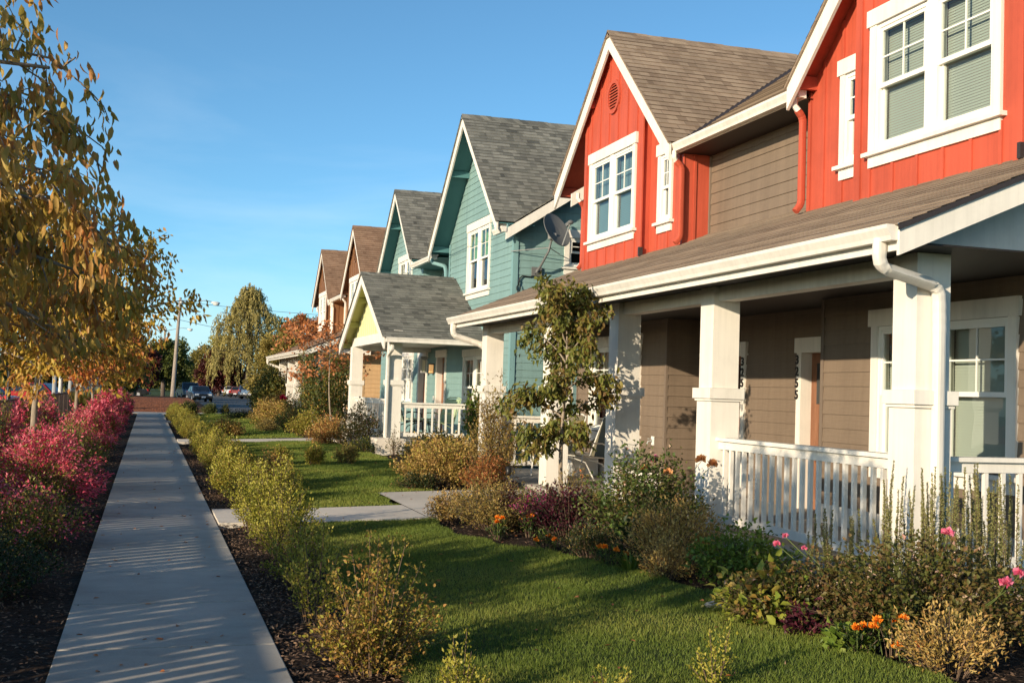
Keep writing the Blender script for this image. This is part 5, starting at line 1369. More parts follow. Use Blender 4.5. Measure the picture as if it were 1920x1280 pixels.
# orange leaved garden tree
tree('garden_tree', 'thin garden tree with copper orange leaves before the tan house', 5.3, 35.3, 3.3, 2.3, 2.1, LEAF['rust'], 10, 7, 16, .12, .08, None, 8, .035, droop=.1, hang=.2, env=lambda f: .95 - .3 * f, tw=.34, start=.4, elev=(.4, .12), clump=.09, lean=(-.06, 0))

# left side: burning bushes
LB = 'burning bushes left of the sidewalk'
def bb(x, y, rx, ry, h, lab, sd, pinkf=.9, n=110, nl=62, L=.042):
    # pink foliage gathers at the crown of the bush, green stays below and inside
    r, t_ = shrub('burning_bush', lab, 'shrub', x, y, rx, ry, h, int(n * .6), nl, L, L * .5, LEAF['bushgreen'], LB, sd, cluster=.05, leafstart=.1, uplift=.3, zbase=-.04, flare=.25)
    if pinkf > 0:
        rng = np.random.default_rng(sd + 500); m = int(n * nl * pinkf); k = int(n * .45)
        az = rng.uniform(0, 2 * math.pi, k); tt = np.sqrt(rng.uniform(0, 1, k)); tip = np.stack([rx * tt * np.cos(az), ry * tt * np.sin(az), h * (1 - .62 * tt ** 2) * rng.uniform(.88, 1.08, k)], 1)
        idx = rng.integers(0, k, m); P = tip[idx] * rng.uniform(.72, 1.02, (m, 1)) + rng.normal(size=(m, 3)) * .05
        out = nrm(P * np.array([1, 1, .6])); D = out + rng.normal(size=(m, 3)) * .6 - np.array([0, 0, .15])
        sh = rng.uniform(0, 1, k)[idx]
        leaf_obj('foliage', P, D, L * 1.05, L * .55, LEAF['pink'], r, rng, np.clip(.6 * sh + .4 * rng.uniform(0, 1, m), 0, 1), updir=np.array([0, 0, 1.0]))
    return r
bb(-1.15, 14.8, .74, .95, 1.02, 'brightest crimson pink burning bush arching beside the sidewalk', 161, .5, 150, 66, .045)
bb(-2.55, 13.4, .85, .9, .95, 'pink flecked burning bush at the left edge, beside the crimson one', 162, .16, 120, 60, .045)
bb(-1.1, 12.3, .66, .8, .62, 'low dark green burning bush in the shade before the crimson one', 163, .12, 120, 60, .04)
bb(-2.3, 16.4, .8, .9, 1.2, 'mostly green burning bush around the first tree trunk', 164, .25, 110, 60, .045)
bb(-1.25, 18.2, .7, 1.0, 1.02, 'green burning bush leaning over the sidewalk behind the crimson one', 165, .1, 120, 60, .045)
bb(-1.15, 21.2, .62, 1.1, 1.0, 'second green burning bush leaning over the sidewalk', 166, .12, 110, 56, .05)
bb(-2.4, 21.5, .8, 1.2, 1.3, 'pink flecked burning bush by the fence, left of the leaning green pair', 167, .5, 100, 56, .05)
bb(-1.2, 25.6, .62, 1.3, 1.1, 'pink tipped burning bush a third of the way down the sidewalk', 168, .55, 110, 56, .06)
bb(-2.4, 28.5, .8, 1.5, 1.3, 'red and green burning bush behind the second tree trunk', 169, .5, 100, 56, .06)
bb(-1.15, 30.5, .6, 1.4, 1.1, 'bright pink burning bush past the second tree', 170, .7, 110, 56, .065)
bb(-1.2, 36.5, .62, 1.6, 1.25, 'tall bright pink burning bush halfway to the street', 171, .8, 110, 56, .075)
bb(-1.15, 43.0, .6, 1.8, 1.3, 'pink burning bush nearest the street mulch mound but two', 172, .7, 100, 50, .085)
bb(-1.2, 50.0, .62, 2.2, 1.35, 'rose pink burning bush next to last before the cross sidewalk', 173, .75, 100, 50, .1)
bb(-1.2, 57.5, .62, 2.2, 1.3, 'last pink burning bush before the cross sidewalk', 174, .7, 100, 50, .11)
LG = 'low shaded shrubs at the lower left'
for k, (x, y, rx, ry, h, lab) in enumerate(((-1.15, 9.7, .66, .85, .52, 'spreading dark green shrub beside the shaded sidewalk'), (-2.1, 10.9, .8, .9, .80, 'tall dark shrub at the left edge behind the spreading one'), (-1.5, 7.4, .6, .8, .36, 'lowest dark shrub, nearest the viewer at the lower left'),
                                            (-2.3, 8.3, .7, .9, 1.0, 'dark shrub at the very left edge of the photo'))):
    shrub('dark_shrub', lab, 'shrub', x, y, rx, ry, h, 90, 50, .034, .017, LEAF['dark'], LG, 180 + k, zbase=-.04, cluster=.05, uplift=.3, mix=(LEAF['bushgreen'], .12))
blades('ornamental_grass', 'pale yellow ornamental grass clump behind the pink bushes by the fence', -1.9, 42, .9, 1.5, 500, LEAF['grassy'], 190, 'grass', .03)
blades('ornamental_grass', 'greener ornamental grass clump by the fence near the first tree', -2.7, 19.5, .7, 1.5, 400, LEAF['grassy'], 191, 'grass', .02)

# street trees left of the sidewalk
TG = 'young street trees left of the sidewalk'
def env_f(f): return 1.0 - .42 * f
def spray_low(f): return 1.0
def crown_clip(P):
    # pruned umbrella: wide skirt of hanging shoots, narrower top
    z = (P[:, 2] - 1.6) / .92 + 1.6; R_ = .92 * np.interp(z, [1.6, 1.9, 2.2, 2.8, 3.3, 3.9], [.9, 1.42, 1.62, 1.30, 1.08, .8]) * (1 + .07 * np.sin(z * 9 + P[:, 1] * 8))
    thin = np.abs(np.sin(P[:, 0] * 911.7 + P[:, 2] * 517.3)) if len(P) > 12 else np.ones(len(P))
    return (np.hypot(P[:, 0], P[:, 1] * .8) < R_) & (thin > np.interp(z, [2.2, 2.9, 3.5], [.08, .38, .5]))
tree('street_tree', 'nearest street tree, long drooping gold and olive leaves filling the upper left', -1.43, 5.34, 3.3, 1.72, 1.82, LEAF['dogwood'], 40, 14, 62, .062, .025, TG, 5, .04, droop=.5, hang=1.3, zb=-.03, env=lambda f: 1.0 - .25 * f, tw=.36, start=.12, elev=(.75, .25), clump=.035, clip=crown_clip, fine=True, scatter=.32)
tree('street_tree', 'unseen bushy tree added left of the view to shade the lawn', -5.4, 5.2, 2.5, 1.5, 1.8, LEAF['dogwood'], 20, 9, 34, .10, .06, TG, 6, .05, droop=.3, hang=.6, zb=-.03, env=lambda f: 1.0 - .25 * f, tw=.4, start=.15, elev=(.5, .1), clump=.08, clip=lambda P: P[:, 2] < 2.75)  # out-of-view tree, added and clipped low to cast the lawn's shade band
tree('street_tree', 'second street tree with yellow-orange leaves and a pale straight trunk', -1.52, 18.3, 3.85, 1.8, 2.2, LEAF['yellow'], 28, 12, 38, .105, .048, TG, 9, .062, droop=.22, hang=1.0, scatter=.4, zb=-.04, env=lambda f: .92 - .25 * f + .1 * math.sin(f * 9), tw=.4, start=.15, elev=(.55, .3), clump=.07)
tree('street_tree', 'third street tree, amber leaves over a thin trunk', -1.4, 25.6, 4.0, 1.7, 1.5, LEAF['orange'], 20, 9, 24, .13, .065, TG, 11, .05, droop=.2, hang=.6, zb=-.04, env=lambda f: .95 - .3 * f, elev=(.9, .2), clump=.09)
for k, (y, mat, lab) in enumerate(((34.8, 'yellow', 'fourth street tree, yellow-orange with a slim trunk'), (44.2, 'orange', 'fifth street tree, glowing orange beside the green lamp'), (53.5, 'orange', 'farthest orange street tree before the street'))):
    tree('street_tree', lab, -1.45, y, 4.0, 1.8, 1.5, LEAF[mat], 16, 8, 20, .18, .10, TG, 20 + k, .05, droop=.2, hang=.5, zb=-.04, env=lambda f: .95 - .3 * f, elev=(.9, .15), clump=.12)
tree('birch_tree', 'white barked young tree behind the fence', -3.35, 50, 5, 2.2, 1.9, LEAF['orange'], 14, 8, 18, .2, .11, None, 31, .10, droop=.15, hang=.4, zb=-.04, barkmat=M['birch'], clump=.14)
tree('birch_tree', 'white barked young tree farther along the fence', -3.3, 64, 5, 2.4, 1.9, LEAF['orange'], 12, 8, 16, .24, .13, None, 32, .12, droop=.15, hang=.4, zb=-.04, barkmat=M['birch'], clump=.16)

# ------------------------------------------------------------------ background trees
FT = 'trees beyond the street'
blob_tree('round_tree', 'rounded dark green tree standing behind the lamp pole', 1.6, 137, [(0, 0, 4.0, 2.6, 2.6, 2.5), (1.3, 0, 3.4, 1.9, 2, 1.9), (-1.6, 0, 3.2, 1.7, 2, 1.8), (.2, 0, 5.3, 1.6, 1.6, 1.4)], LEAF['fargreen'], 14000, .30, .20, 201, (.2, 2), FT)
blob_tree('tree', 'pale yellow-green tree between the round tree and the willow', 8.8, 190, [(0, 0, 4.8, 3.0, 3, 3.2), (2.2, 0, 3.8, 2.5, 2.5, 2.6), (-1, 0, 2.6, 2, 2, 2)], LEAF['farolive'], 9000, .4, .26, 202, (.2, 2), FT)
blob_tree('tree', 'dark maroon tree behind the parked cars', 9.6, 172, [(0, 0, 3.6, 2.5, 2.5, 2.6), (2.2, 0, 2.8, 2.2, 2, 2.1), (-1.8, 0, 2.6, 1.6, 2, 1.8)], LEAF['farred'], 9000, .34, .22, 203, (.2, 1.5), FT)
blob_tree('tree', 'bright yellow tree top left of the willow', 11.6, 205, [(0, 0, 8.0, 2.0, 2, 2.0), (-.6, 0, 5.5, 1.6, 2, 2.2)], LEAF['faryellow'], 3000, .4, .26, 204, (.2, 4), FT)
# weeping willow
def willow(x, y, h, seed):
    rng = np.random.default_rng(seed); root = thing('willow_tree', 'tall weeping willow with hanging olive curtains of leaves', 'tree', (x, y, 0), 0, FT)
    tr = MB(); tr.tube([(0, 0, 0), (.2, 0, h * .4), (0, 0, h * .92)], [.5, .35, .08], 8)
    LP = []; LD = []; LR = []
    for i in range(760):
        f = rng.uniform(0, 1) ** .8; z0 = h * (.30 + .70 * f); R = 4.9 * (1 - f ** 2.6) ** .8 * (1 + .18 * math.sin(f * 14)) + .2; a = rng.uniform(0, 2 * math.pi); rr = R * math.sqrt(rng.uniform(.25, 1))
        if rng.uniform() < .3: z0 += .5
        ln = rng.uniform(1.2, 4.6) * (1 - .55 * f); n = int(26 * ln / 2)
        u = rng.uniform(0, 1, n); P = np.stack([rr * math.cos(a) + .25 * u * math.cos(a) + rng.normal(size=n) * .09, rr * math.sin(a) + rng.normal(size=n) * .09, z0 - ln * u], 1)
        P[:, 2] = np.maximum(P[:, 2], .4); LP.append(P); LD.append(rng.normal(size=(n, 3)) * .3 + np.array([0, 0, -1])); LR.append(np.clip(rng.uniform(0, .6) + rng.uniform(0, .4, n), 0, 1))
        if i % 8 == 0: tr.tube([(0, 0, z0 * .75), (rr * .5 * math.cos(a), rr * .5 * math.sin(a), z0 * .98), (rr * math.cos(a), rr * math.sin(a), z0)], [.12, .07, .03], 4, cap=False)
    tr.build('trunk', M['barkd'], root, True)
    leaf_obj('crown', np.concatenate(LP), np.concatenate(LD), .5, .11, LEAF['willow'], root, rng, np.concatenate(LR))
willow(13.2, 168, 15.6, 210)
blob_tree('tree', 'dark green tree behind the willow on its right', 21.5, 178, [(0, 0, 9.5, 3.4, 3, 3.4), (-2, 0, 6.5, 3, 3, 3.5), (2.5, 0, 7, 3, 3, 3)], LEAF['fargreen'], 9000, .45, .3, 211, (.3, 4), FT)
blob_tree('tree', 'bronze olive tree in front of the willow, beside the farthest house', 8.1, 77, [(0, 0, 3.3, 1.7, 1.7, 1.8), (-.5, 0, 2.2, 1.7, 1.6, 1.6), (.9, 0, 4.0, 1.3, 1.4, 1.4), (-.2, 0, 4.5, .9, 1, .8)], LEAF['farolive'], 15000, .17, .11, 212, (.12, 1.4), FT)
blob_tree('tree', 'rust tinted tree above the bronze one, by the farthest house', 10.9, 88, [(0, 0, 5.2, 1.6, 1.6, 1.7), (.9, 0, 4.2, 1.5, 1.5, 1.4)], LEAF['rust'], 6000, .18, .12, 213, (.12, 2), FT)
for k, (px, y, h, w_, mat, lab) in enumerate(((-.03, 92, 6.5, 4.2, 'fargreen', 'dark green tree far left of the street, behind the orange street trees'), (-.085, 84, 8.5, 6, 'fargreen', 'large dark tree above the parking lot'), (-.15, 78, 10, 6, 'farolive', 'large olive tree at the far left of the parking lot'),
                                        (-.052, 120, 9.5, 5.5, 'farolive', 'tall olive tree over the pale shed'), (-.012, 118, 7.0, 3.6, 'farred', 'maroon tree just left of the second lamp pole'), (-.24, 90, 13, 8, 'fargreen', 'tallest dark tree off to the left of the parking lot'),
                                        (.13, 230, 8, 8, 'farolive', 'distant olive tree seen under the willow'), (.055, 260, 7.5, 9, 'fargreen', 'distant green tree between the maroon and yellow ones'), (.03, 250, 6, 8, 'fargreen', 'distant green tree behind the lamp pole'), (.0, 240, 6, 8, 'farolive', 'distant olive tree straight down the street'), (.17, 240, 12, 10, 'fargreen', 'distant green tree over the far parked cars'))):
    sc = y / 100
    blob_tree('tree', lab, px * y, y, [(0, 0, h * .62, w_ * .5, w_ * .5, h * .36), (w_ * .3, 0, h * .45, w_ * .35, w_ * .4, h * .28), (-w_ * .3, 0, h * .42, w_ * .36, w_ * .4, h * .3), (0, -w_ * .1, h * .3, w_ * .45, w_ * .4, h * .22)], LEAF[mat], 6500, .3 * sc ** .7, .2 * sc ** .7, 220 + k, (.22, h * .3), FT)
hedge_far = shrub('background_hedge', 'dark hedge closing the far end of the street', 'hedge', 14, 262, 26, 2, 3.2, 500, 24, .6, .4, LEAF['fargreen'], None, 240, zbase=0, cluster=.5, leafstart=.1, top=.9)[0]
hedge_l = shrub('background_hedge', 'dark hedge behind the parking lot on the left', 'hedge', -17, 100, 13, 1.5, 3.0, 400, 26, .35, .25, LEAF['dark'], None, 241, zbase=0, cluster=.35, leafstart=.1, top=.9)[0]

# ================================================================== street furniture
# picket fence along the left bed
def fence():
    h = thing('picket_fence', 'dark picket fence running along the bed left of the sidewalk', 'fence', (-3.0, 3, 0))
    Y0, Y1 = -1.0, 60.0; y = Y0; seg = 2.4
    while y < Y1:
        p = MB(); p.box(-.035, .035, y - 3 - .035, y - 3 + .035, -.1, 1.14); p.build('post', M['fencew'], h)
        q = MB(); q.box(-.03, .03, y - 3 + .036, y - 3 + seg - .036, 1.05, 1.10); q.box(-.02, .02, y - 3 + .036, y - 3 + seg - .036, .14, .18)
        rl = q.build('rail', M['fencew'], h)
        k = MB(); yy = y - 3 + .10
        while yy < y - 3 + seg - .08: k.box(-.008, .008, yy - .07, yy + .07, .181, 1.049); yy += .205
        k.build('pickets', M['fencew'], h); y += seg
    return h
M['fencew'] = mat_paint('fence_stain', (.075, .05, .04), .7, .1, 3)
fence()
# utility poles with lamp arms
def util_pole(x, y, h, arm, label, lean=0):
    o = thing('street_lamp', label, 'street lamp', (x, y, -.05), 0, 'wooden poles with street lamps'); o.rotation_euler = (0, lean, 0)
    m = MB(); m.tube([(0, 0, 0), (0, 0, h * .5), (0, 0, h)], [.24, .19, .14], 12); m.build('pole', M['pole'], o, True)
    m = MB(); m.tube([(.1, 0, h * .93), (arm * .4, 0, h * .965), (arm * .75, 0, h * .99), (arm, 0, h * .985)], [.05, .045, .04, .04], 6); m.tube([(.1, 0, h * .93), (.25, 0, h * .9), (.1, 0, h * .87)], .03, 5); m.build('arm', M['steel'], o, True)
    m = MB(); m.ball((arm + .42, 0, h * .975), .5, 12, 8, (1, .5, .32)); m.ball((arm + .5, 0, h * .962), .34, 10, 6, (1, .7, .5)); m.build('lamp_head', M['steelw'], o, True)
    m = MB(); m.ball((.12, 0, h * .955), .22, 8, 6, (1, 1, 1.2)); m.build('junction_box', M['steelw'], o, True)
    return o
M['steelw'] = mat_paint('pale_lamp_enamel', (.62, .62, .6), .3)
util_pole(2.55, 132, 10.9, 3.3, 'tall wooden pole with a curved street lamp arm beside the mulch mound', rad(2.0))
util_pole(2.3, 205, 11.0, 3.6, 'farther wooden pole with a street lamp, half hidden behind the round tree')
o = thing('utility_pole', 'bare slim pole standing far off above the yellow-green tree', 'pole', (10.2, 260, 0)); m = MB(); m.tube([(0, 0, 0), (0, 0, 9.3)], [.2, .13], 8); m.build('pole', M['pole'], o, True); m = MB(); m.ball((0, 0, 9.4), .45, 8, 6, (1, 1, .6)); m.build('lamp_head', M['steelw'], o, True)
def wire(label, p0, p1, sag):
    m = MB(); P = [Vector(p0).lerp(Vector(p1), i / 16) - Vector((0, 0, sag * 4 * (i / 16) * (1 - i / 16))) for i in range(17)]
    m.tube(P, .022, 4); tag(m.build('overhead_wire', M['cable'], None), label, 'wire', 'overhead wires')
wire('upper overhead wire running right from the near lamp pole', (2.9, 132, 10.4), (44, 150, 11.5), .7)
wire('lower overhead wire sagging right past the willow', (3.0, 132, 8.4), (44, 165, 7.4), 1.2)
wire('overhead wire running left from the near lamp pole', (2.9, 132, 8.5), (-30, 125, 9.5), .8)
# lantern posts
def lantern_post(x, y, h, label):
    o = thing('lamp_post', label, 'lamp post', (x, y, -.03), 0, 'dark garden lamp posts')
    m = MB(); m.lathe([(.09, 0), (.09, .25), (.06, .3), (.055, h - .45), (.08, h - .42)], 10); m.build('post', M['black'], o, True)
    m = MB(); m.lathe([(.08, h - .42), (.17, h - .36), (.2, h - .12), (.19, h - .1), (.001, h - .1)], 12); m.build('lantern', M['black'], o, True)
    m = MB(); m.lathe([(.23, h - .1), (.2, h + .02), (.1, h + .16), (.03, h + .24), (.05, h + .28), (.001, h + .34)], 12); m.build('lamp_cap', M['greenlamp'], o, True)
lantern_post(-.92, 50.5, 2.75, 'lamp post with a green capped lantern among the orange trees')
lantern_post(-3.75, 36, 3.6, 'dark lamp post seen through the leaves at the left edge')
for (x, y, lab) in ((-4.4, 62, 'left of two dark posts behind the red parked cars'), (-3.9, 66, 'right of two dark posts behind the red parked cars')):
    o = thing('bollard_post', lab, 'post', (x, y, 0), 0, 'dark posts by the parking lot'); m = MB(); m.tube([(0, 0, 0), (0, 0, 2.9)], [.11, .10], 10); m.build('post', M['steel'], o, True); m = MB(); m.ball((0, 0, 2.92), .13, 10, 6, (1, 1, .5)); m.build('post_cap', M['black'], o, True)
# pale shed
o = thing('shed', 'pale shed with a ribbed white wall seen between the tree trunks', 'shed', (-4.2, 86, 0))
m = MB(); m.box(-1.2, 1.0, 0, 3, 0, 2.6)
for i in range(9): m.box(-1.15 + i * .25, -1.0 + i * .25, -.03, -.001, .05, 2.55)
m.build('wall', M['white'], o); m = MB(); m.prism([(-1.4, 2.6), (1.2, 2.6), (-.1, 3.3)], 1, -.15, 3.15); m.build('roof', M['sh_grey'], o)
m = MB(); m.box(1.001, 1.04, .6, 1.6, 0, 2.1); m.build('door', M['steel'], o)

# ------------------------------------------------------------------ cars
def car(name, label, loc, rz, paint, kind='sedan', group='parked cars'):
    o = thing(name, label, 'car', loc, rz, group)
    if kind == 'sedan':
        body = [(-2.25, .32), (-2.3, .62), (-2.22, .86), (-1.45, .92), (1.0, .95), (2.0, .80), (2.28, .66), (2.3, .34), (1.8, .24), (-1.8, .24)]
        cab = [(-1.6, .90), (-1.05, 1.40), (.35, 1.42), (1.15, .92)]; w = .88; ct = .70
    else:
        body = [(-2.3, .38), (-2.35, .75), (-2.3, 1.05), (1.1, 1.08), (2.1, .98), (2.32, .80), (2.35, .40), (1.8, .32), (-1.8, .32)]
        cab = [(-2.28, 1.03), (-2.05, 1.68), (.5, 1.72), (1.35, 1.05)]; w = .93; ct = .76
    # local +Y = front
    m = MB(); m.prism(body, 0, -w, w); b = m.build('body', paint, o, bevel=.07)
    m = MB(); n = len(cab); A = [(-w * .96 if z < 1.2 else -ct, y, z) for y, z in cab]; B = [(-p[0], p[1], p[2]) for p in A]
    m.quad(A); m.quad(B[::-1])
    for i in range(n):
        j = (i + 1) % n; m.quad([A[i], B[i], B[j], A[j]])
    m.build('roof', paint, o, bevel=.05)
    g = MB()
    def lerp(p, q, t): return tuple(p[k] + (q[k] - p[k]) * t for k in range(3))
    for (i, j, e) in ((0, 1, -1), (3, 2, 1)):      # rear and front screens
        off = .018 * e
        P = [lerp(A[i], A[j], .12), lerp(B[i], B[j], .12), lerp(B[i], B[j], .9), lerp(A[i], A[j], .9)]
        P = [(p[0] * .88, p[1] + off, p[2] + .02) for p in P]; g = MB(); g.quad(P); g.build('windscreen', M['carglass'], o)
    for sd, Q in ((-1, A), (1, B)):
        g = MB(); c = [sum(q[k] for q in Q) / 4 for k in range(3)]; mid0 = lerp(Q[0], Q[3], .52); mid1 = lerp(Q[1], Q[2], .5)
        for quad in ((Q[0], Q[1], mid1, mid0), (mid0, mid1, Q[2], Q[3])):
            cc = [sum(q[k] for q in quad) / 4 for k in range(3)]; g.quad([tuple(cc[k] + (q[k] - cc[k]) * .84 + (sd * .014 if k == 0 else 0) for k in range(3)) for q in quad])
        g.build('side_window', M['carglass'], o)
    for y in (-1.38, 1.42):
        for sd in (-1, 1):
            t = MB(); t.tube([(sd * (w - .19), y, .33), (sd * (w + .015), y, .33)], [.33, .33], 18); tw = t.build('wheel', M['tyre'], o)
            t = MB(); t.tube([(sd * (w + .0151), y, .33), (sd * (w + .03), y, .33)], [.2, .18], 14); t.build('rim', M['rim'], tw)
    zl = .66 if kind == 'sedan' else .82
    for sd in (-1, 1):
        t = MB(); t.box(sd * w * .62 - .2, sd * w * .62 + .2, 2.22, 2.315 if kind == 'sedan' else 2.36, zl - .08, zl + .07); t.build('headlight', M['headlight'], o, bevel=.02)
        t = MB(); t.box(sd * w * .78 - .12, sd * w * .78 + .12, -2.36, -2.2, zl, zl + .25); t.build('taillight', M['taillight'], o, bevel=.02)
        t = MB(); t.box(sd * (w + .02) - .03 + sd * .06, sd * (w + .02) + .03 + sd * .06, .75, .95, .98, 1.12); t.build('mirror', paint, o, bevel=.02)
    t = MB(); t.box(-.42, .42, 2.24, 2.325 if kind == 'sedan' else 2.37, zl - .09, zl + .05); t.build('grille', M['black'], o)
    t = MB(); t.box(-w * .95, w * .95, 2.22, 2.36 if kind == 'sedan' else 2.41, .34, .5); t.box(-w * .95, w * .95, -2.42, -2.24, .36, .55); t.build('bumper', M['tyre'], o, bevel=.03)
    t = MB(); t.box(-.17, .17, 2.361 if kind == 'sedan' else 2.411, 2.375 if kind == 'sedan' else 2.425, .38, .49); t.box(-.2, .2, -2.44, -2.421, .62 if kind != 'sedan' else .4, .75 if kind != 'sedan' else .53); t.build('licence_plate', M['plate'], o)
    return o
cp = dict(navy=mat_carpaint('navy_car_paint', (.035, .05, .085)), slate=mat_carpaint('slate_car_paint', (.05, .06, .08)), red=mat_carpaint('red_car_paint', (.35, .018, .02)), white=mat_carpaint('white_car_paint', (.62, .64, .68)),
          silver=mat_carpaint('silver_car_paint', (.32, .34, .36)), plum=mat_carpaint('plum_car_paint', (.05, .025, .035)), black=mat_carpaint('black_car_paint', (.015, .017, .02)), maroon=mat_carpaint('maroon_car_paint', (.22, .05, .04)))
PI = math.pi
car('parked_car', 'slate blue sedan facing the viewer beside the lamp pole', (4.55, 112, -.03), PI + .12, cp['navy'])
car('parked_car', 'dark blue off-road car parked behind the slate blue sedan', (4.0, 124, -.03), PI + .12, cp['slate'], 'suv')
car('parked_car', 'black car mostly hidden left of the dark off-road car', (4.6, 141, -.03), PI + .1, cp['black'])
car('parked_car', 'small silver-blue car at the left end of the far parked row', (10.2, 176, -.03), -.25, cp['silver'])
car('parked_car', 'white hatchback second in the far parked row', (11.2, 168, -.03), -.3, cp['white'])
car('parked_car', 'maroon sedan in the middle of the far parked row', (11.6, 160, -.03), -.3, cp['maroon'])
car('parked_car', 'plum coloured tall car between the maroon sedan and the white one', (12.4, 153, -.03), -.35, cp['plum'], 'suv')
car('parked_car', 'white tall car with its dark rear window toward the viewer', (11.9, 142, -.03), -.45, cp['white'], 'suv')
car('parked_car', 'silver car half hidden by the garden trees at the right of the row', (13.1, 138, -.03), -.5, cp['silver'])
car('parked_car', 'bright red sedan at the left edge of the photo behind the fence', (-7.2, 52, -.03), 1.2, cp['red'])
car('parked_car', 'red sedan with a pale roof line seen between two trunks', (-6.0, 66, -.03), 1.3, cp['red'])
car('parked_car', 'dark red tall car farther back in the parking lot', (-9.5, 62, -.03), 1.3, cp['maroon'], 'suv')
car('parked_car', 'dark car in the shade beyond the mulch mound on the left', (-2.2, 128, -.03), 1.45, cp['black'])

# ------------------------------------------------------------------ satellite dish on the blue wall
def dish():
    o = thing('satellite_dish', 'grey satellite dish on a bent mast fixed to the blue side wall', 'satellite dish', (8.28, 25.22, 4.38))
    m = MB(); m.box(-.12, .12, -.03, .0, -.10, .10); m.tube([(0, -.03, 0), (.02, -.22, .1), (.12, -.46, .42), (.17, -.52, .72)], [.03, .028, .026, .026], 10); m.build('mast', M['metal'], o, True)
    c = Vector((.26, -.58, .90)); n = Vector((.38, -.70, .40)).normalized(); u = n.cross(Vector((0, 0, 1))).normalized(); v = u.cross(n)
    m = MB(); k = 28; rings = []
    for (rr, d) in ((0.0, -.075), (.15, -.063), (.28, -.032), (.37, .0), (.385, .005), (.385, -.012), (.28, -.048), (.15, -.08), (0.0, -.092)):
        rings.append([c + (u * math.cos(2 * PI * j / k) * 1.0 + v * math.sin(2 * PI * j / k) * 1.1) * rr + n * d for j in range(k)])
    for a, b in zip(rings[:-1], rings[1:]):
        for j in range(k): m.quad([a[j], a[(j + 1) % k], b[(j + 1) % k], b[j]])
    m.build('reflector', M['metal'], o, True)
    base = c - v * .40; lnb = c + n * .42 - v * .06
    m = MB(); m.tube([tuple(base), tuple(lnb)], .018, 8); m.build('arm', M['steelw2'], o, True)
    m = MB(); m.ball(tuple(lnb), .06, 10, 8, (1.2, .8, .8)); m.beam(lnb, lnb - n * .13, .07, .07); m.build('feed_horn', M['metal'], o)
    m = MB(); m.box(.09, .25, -.6, -.46, .68, .82); m.build('bracket', M['steelw2'], o, bevel=.01)
    for x in (-.62, .55):
        m = MB(); m.tube([(.13, -.48, .5), (x, -.02, .42)], .011, 6); m.build('brace', M['steelw2'], o, True)
M['steelw2'] = mat_paint('dish_arm_grey', (.24, .24, .235), .4)
dish()
m = MB(); yy = 25.2
m.tube([(8.26, 25.20, 4.33), (8.15, 25.215, 4.25), (7.6 + .35, 25.21, 4.26), (7.98 - .1, 25.2, 4.2), (7.86, 25.2, 4.05)], .016, 6)
for k in range(4):
    z = 3.98 - k * .16; m.tube([(7.86 + .05 * math.cos(a * .9), 25.19, z + .075 * math.sin(a * .9)) for a in range(8)], .011, 5, cap=False)
tag(m.build('coiled_cable', M['cable'], None, True), 'black cable running from the satellite dish to coils at the wall corner', 'cable')

# ------------------------------------------------------------------ porch furniture
def sling_chair(label, loc, rz, fab, frame, hgt=1.05):
    o = thing('porch_chair', label, 'chair', loc, rz, 'porch chairs')
    # faces local -Y
    s = MB(); s.prism([(-.25, .42), (.22, .39), (.22, .41), (-.25, .44)], 0, -.25, .25); s.build('seat', fab, o)
    s = MB(); s.prism([(.22, .40), (.34, .75), (.46, hgt), (.48, hgt), (.36, .75), (.24, .39)], 0, -.24, .24); s.build('backrest', fab, o)
    for sd in (-1, 1):
        t = MB(); x = sd * .275
        t.tube([(x, -.30, 0), (x, -.24, .44), (x, -.22, .60), (x, -.16, .645), (x, .12, .64), (x, .22, .60)], .013, 7); t.tube([(x, .32, 0), (x, .14, .3), (x, -.24, .425)], .013, 7); t.build('leg', frame, o, True)
        t = MB(); t.tube([(x, -.24, .425), (x, .22, .40), (x, .36, .76), (x * .95, .48, hgt), (x * .6, .49, hgt + .035), (0, .49, hgt + .04)], .014, 7); t.build('frame', frame, o, True)
    t = MB(); t.tube([(-.275, -.24, .425), (.275, -.24, .425)], .012, 6); t.build('crossbar', frame, o, True)
    return o
CH1 = (6.75, 19.2, .2); CH2 = (6.95, 18.2, .2)
c1 = sling_chair('khaki sling porch chair with cream frame behind the young tree', (CH1), rad(-62), M['chairf'], M['chairm'])
c2 = dup(c1, (CH2), rad(-80), (1, 1, 1), 'khaki sling porch chair half hidden behind the middle pillar', 'porch chairs')
def side_table(label, x, y, z, h, top, leg, r_=.24):
    o = thing('side_table', label, 'table', (x, y, z)); t = MB(); t.lathe([(0.001, h), (r_, h), (r_, h - .03), (0.001, h - .03)], 20); t.build('tabletop', top, o)
    for k in range(4):
        a = PI / 4 + k * PI / 2; t = MB(); t.tube([(r_ * .8 * math.cos(a), r_ * .8 * math.sin(a), 0), (r_ * .6 * math.cos(a), r_ * .6 * math.sin(a), h - .03)], .012, 6); t.build('leg', leg, o, True)
    return o
side_table('small cream side table beside the khaki chairs', 6.55, 18.65, .2, .48, M['chairm'], M['chairm'])
o = thing('red_bowl', 'red bowl on the small cream side table', 'bowl', (6.55, 18.65, .68)); m = MB(); m.lathe([(.001, .001), (.06, .001), (.13, .07), (.12, .07), (.055, .012), (.001, .012)], 16); m.build('bowl', M['redplastic'], o, True); m = MB(); m.ball((.0, 0, .06), .06, 8, 6, (1, 1, .7)); m.build('contents', M['redplastic'], o, True)
o = thing('storage_box', 'low white storage box against the taupe wall of the porch', 'box', (7.4, 19.9, .2)); m = MB(); m.box(-.25, .25, -.45, .45, 0, .34); m.build('box_body', M['vinyl'], o, bevel=.01); m = MB(); m.box(-.27, .27, -.47, .47, .345, .39); m.build('lid', M['vinyl'], o, bevel=.01)
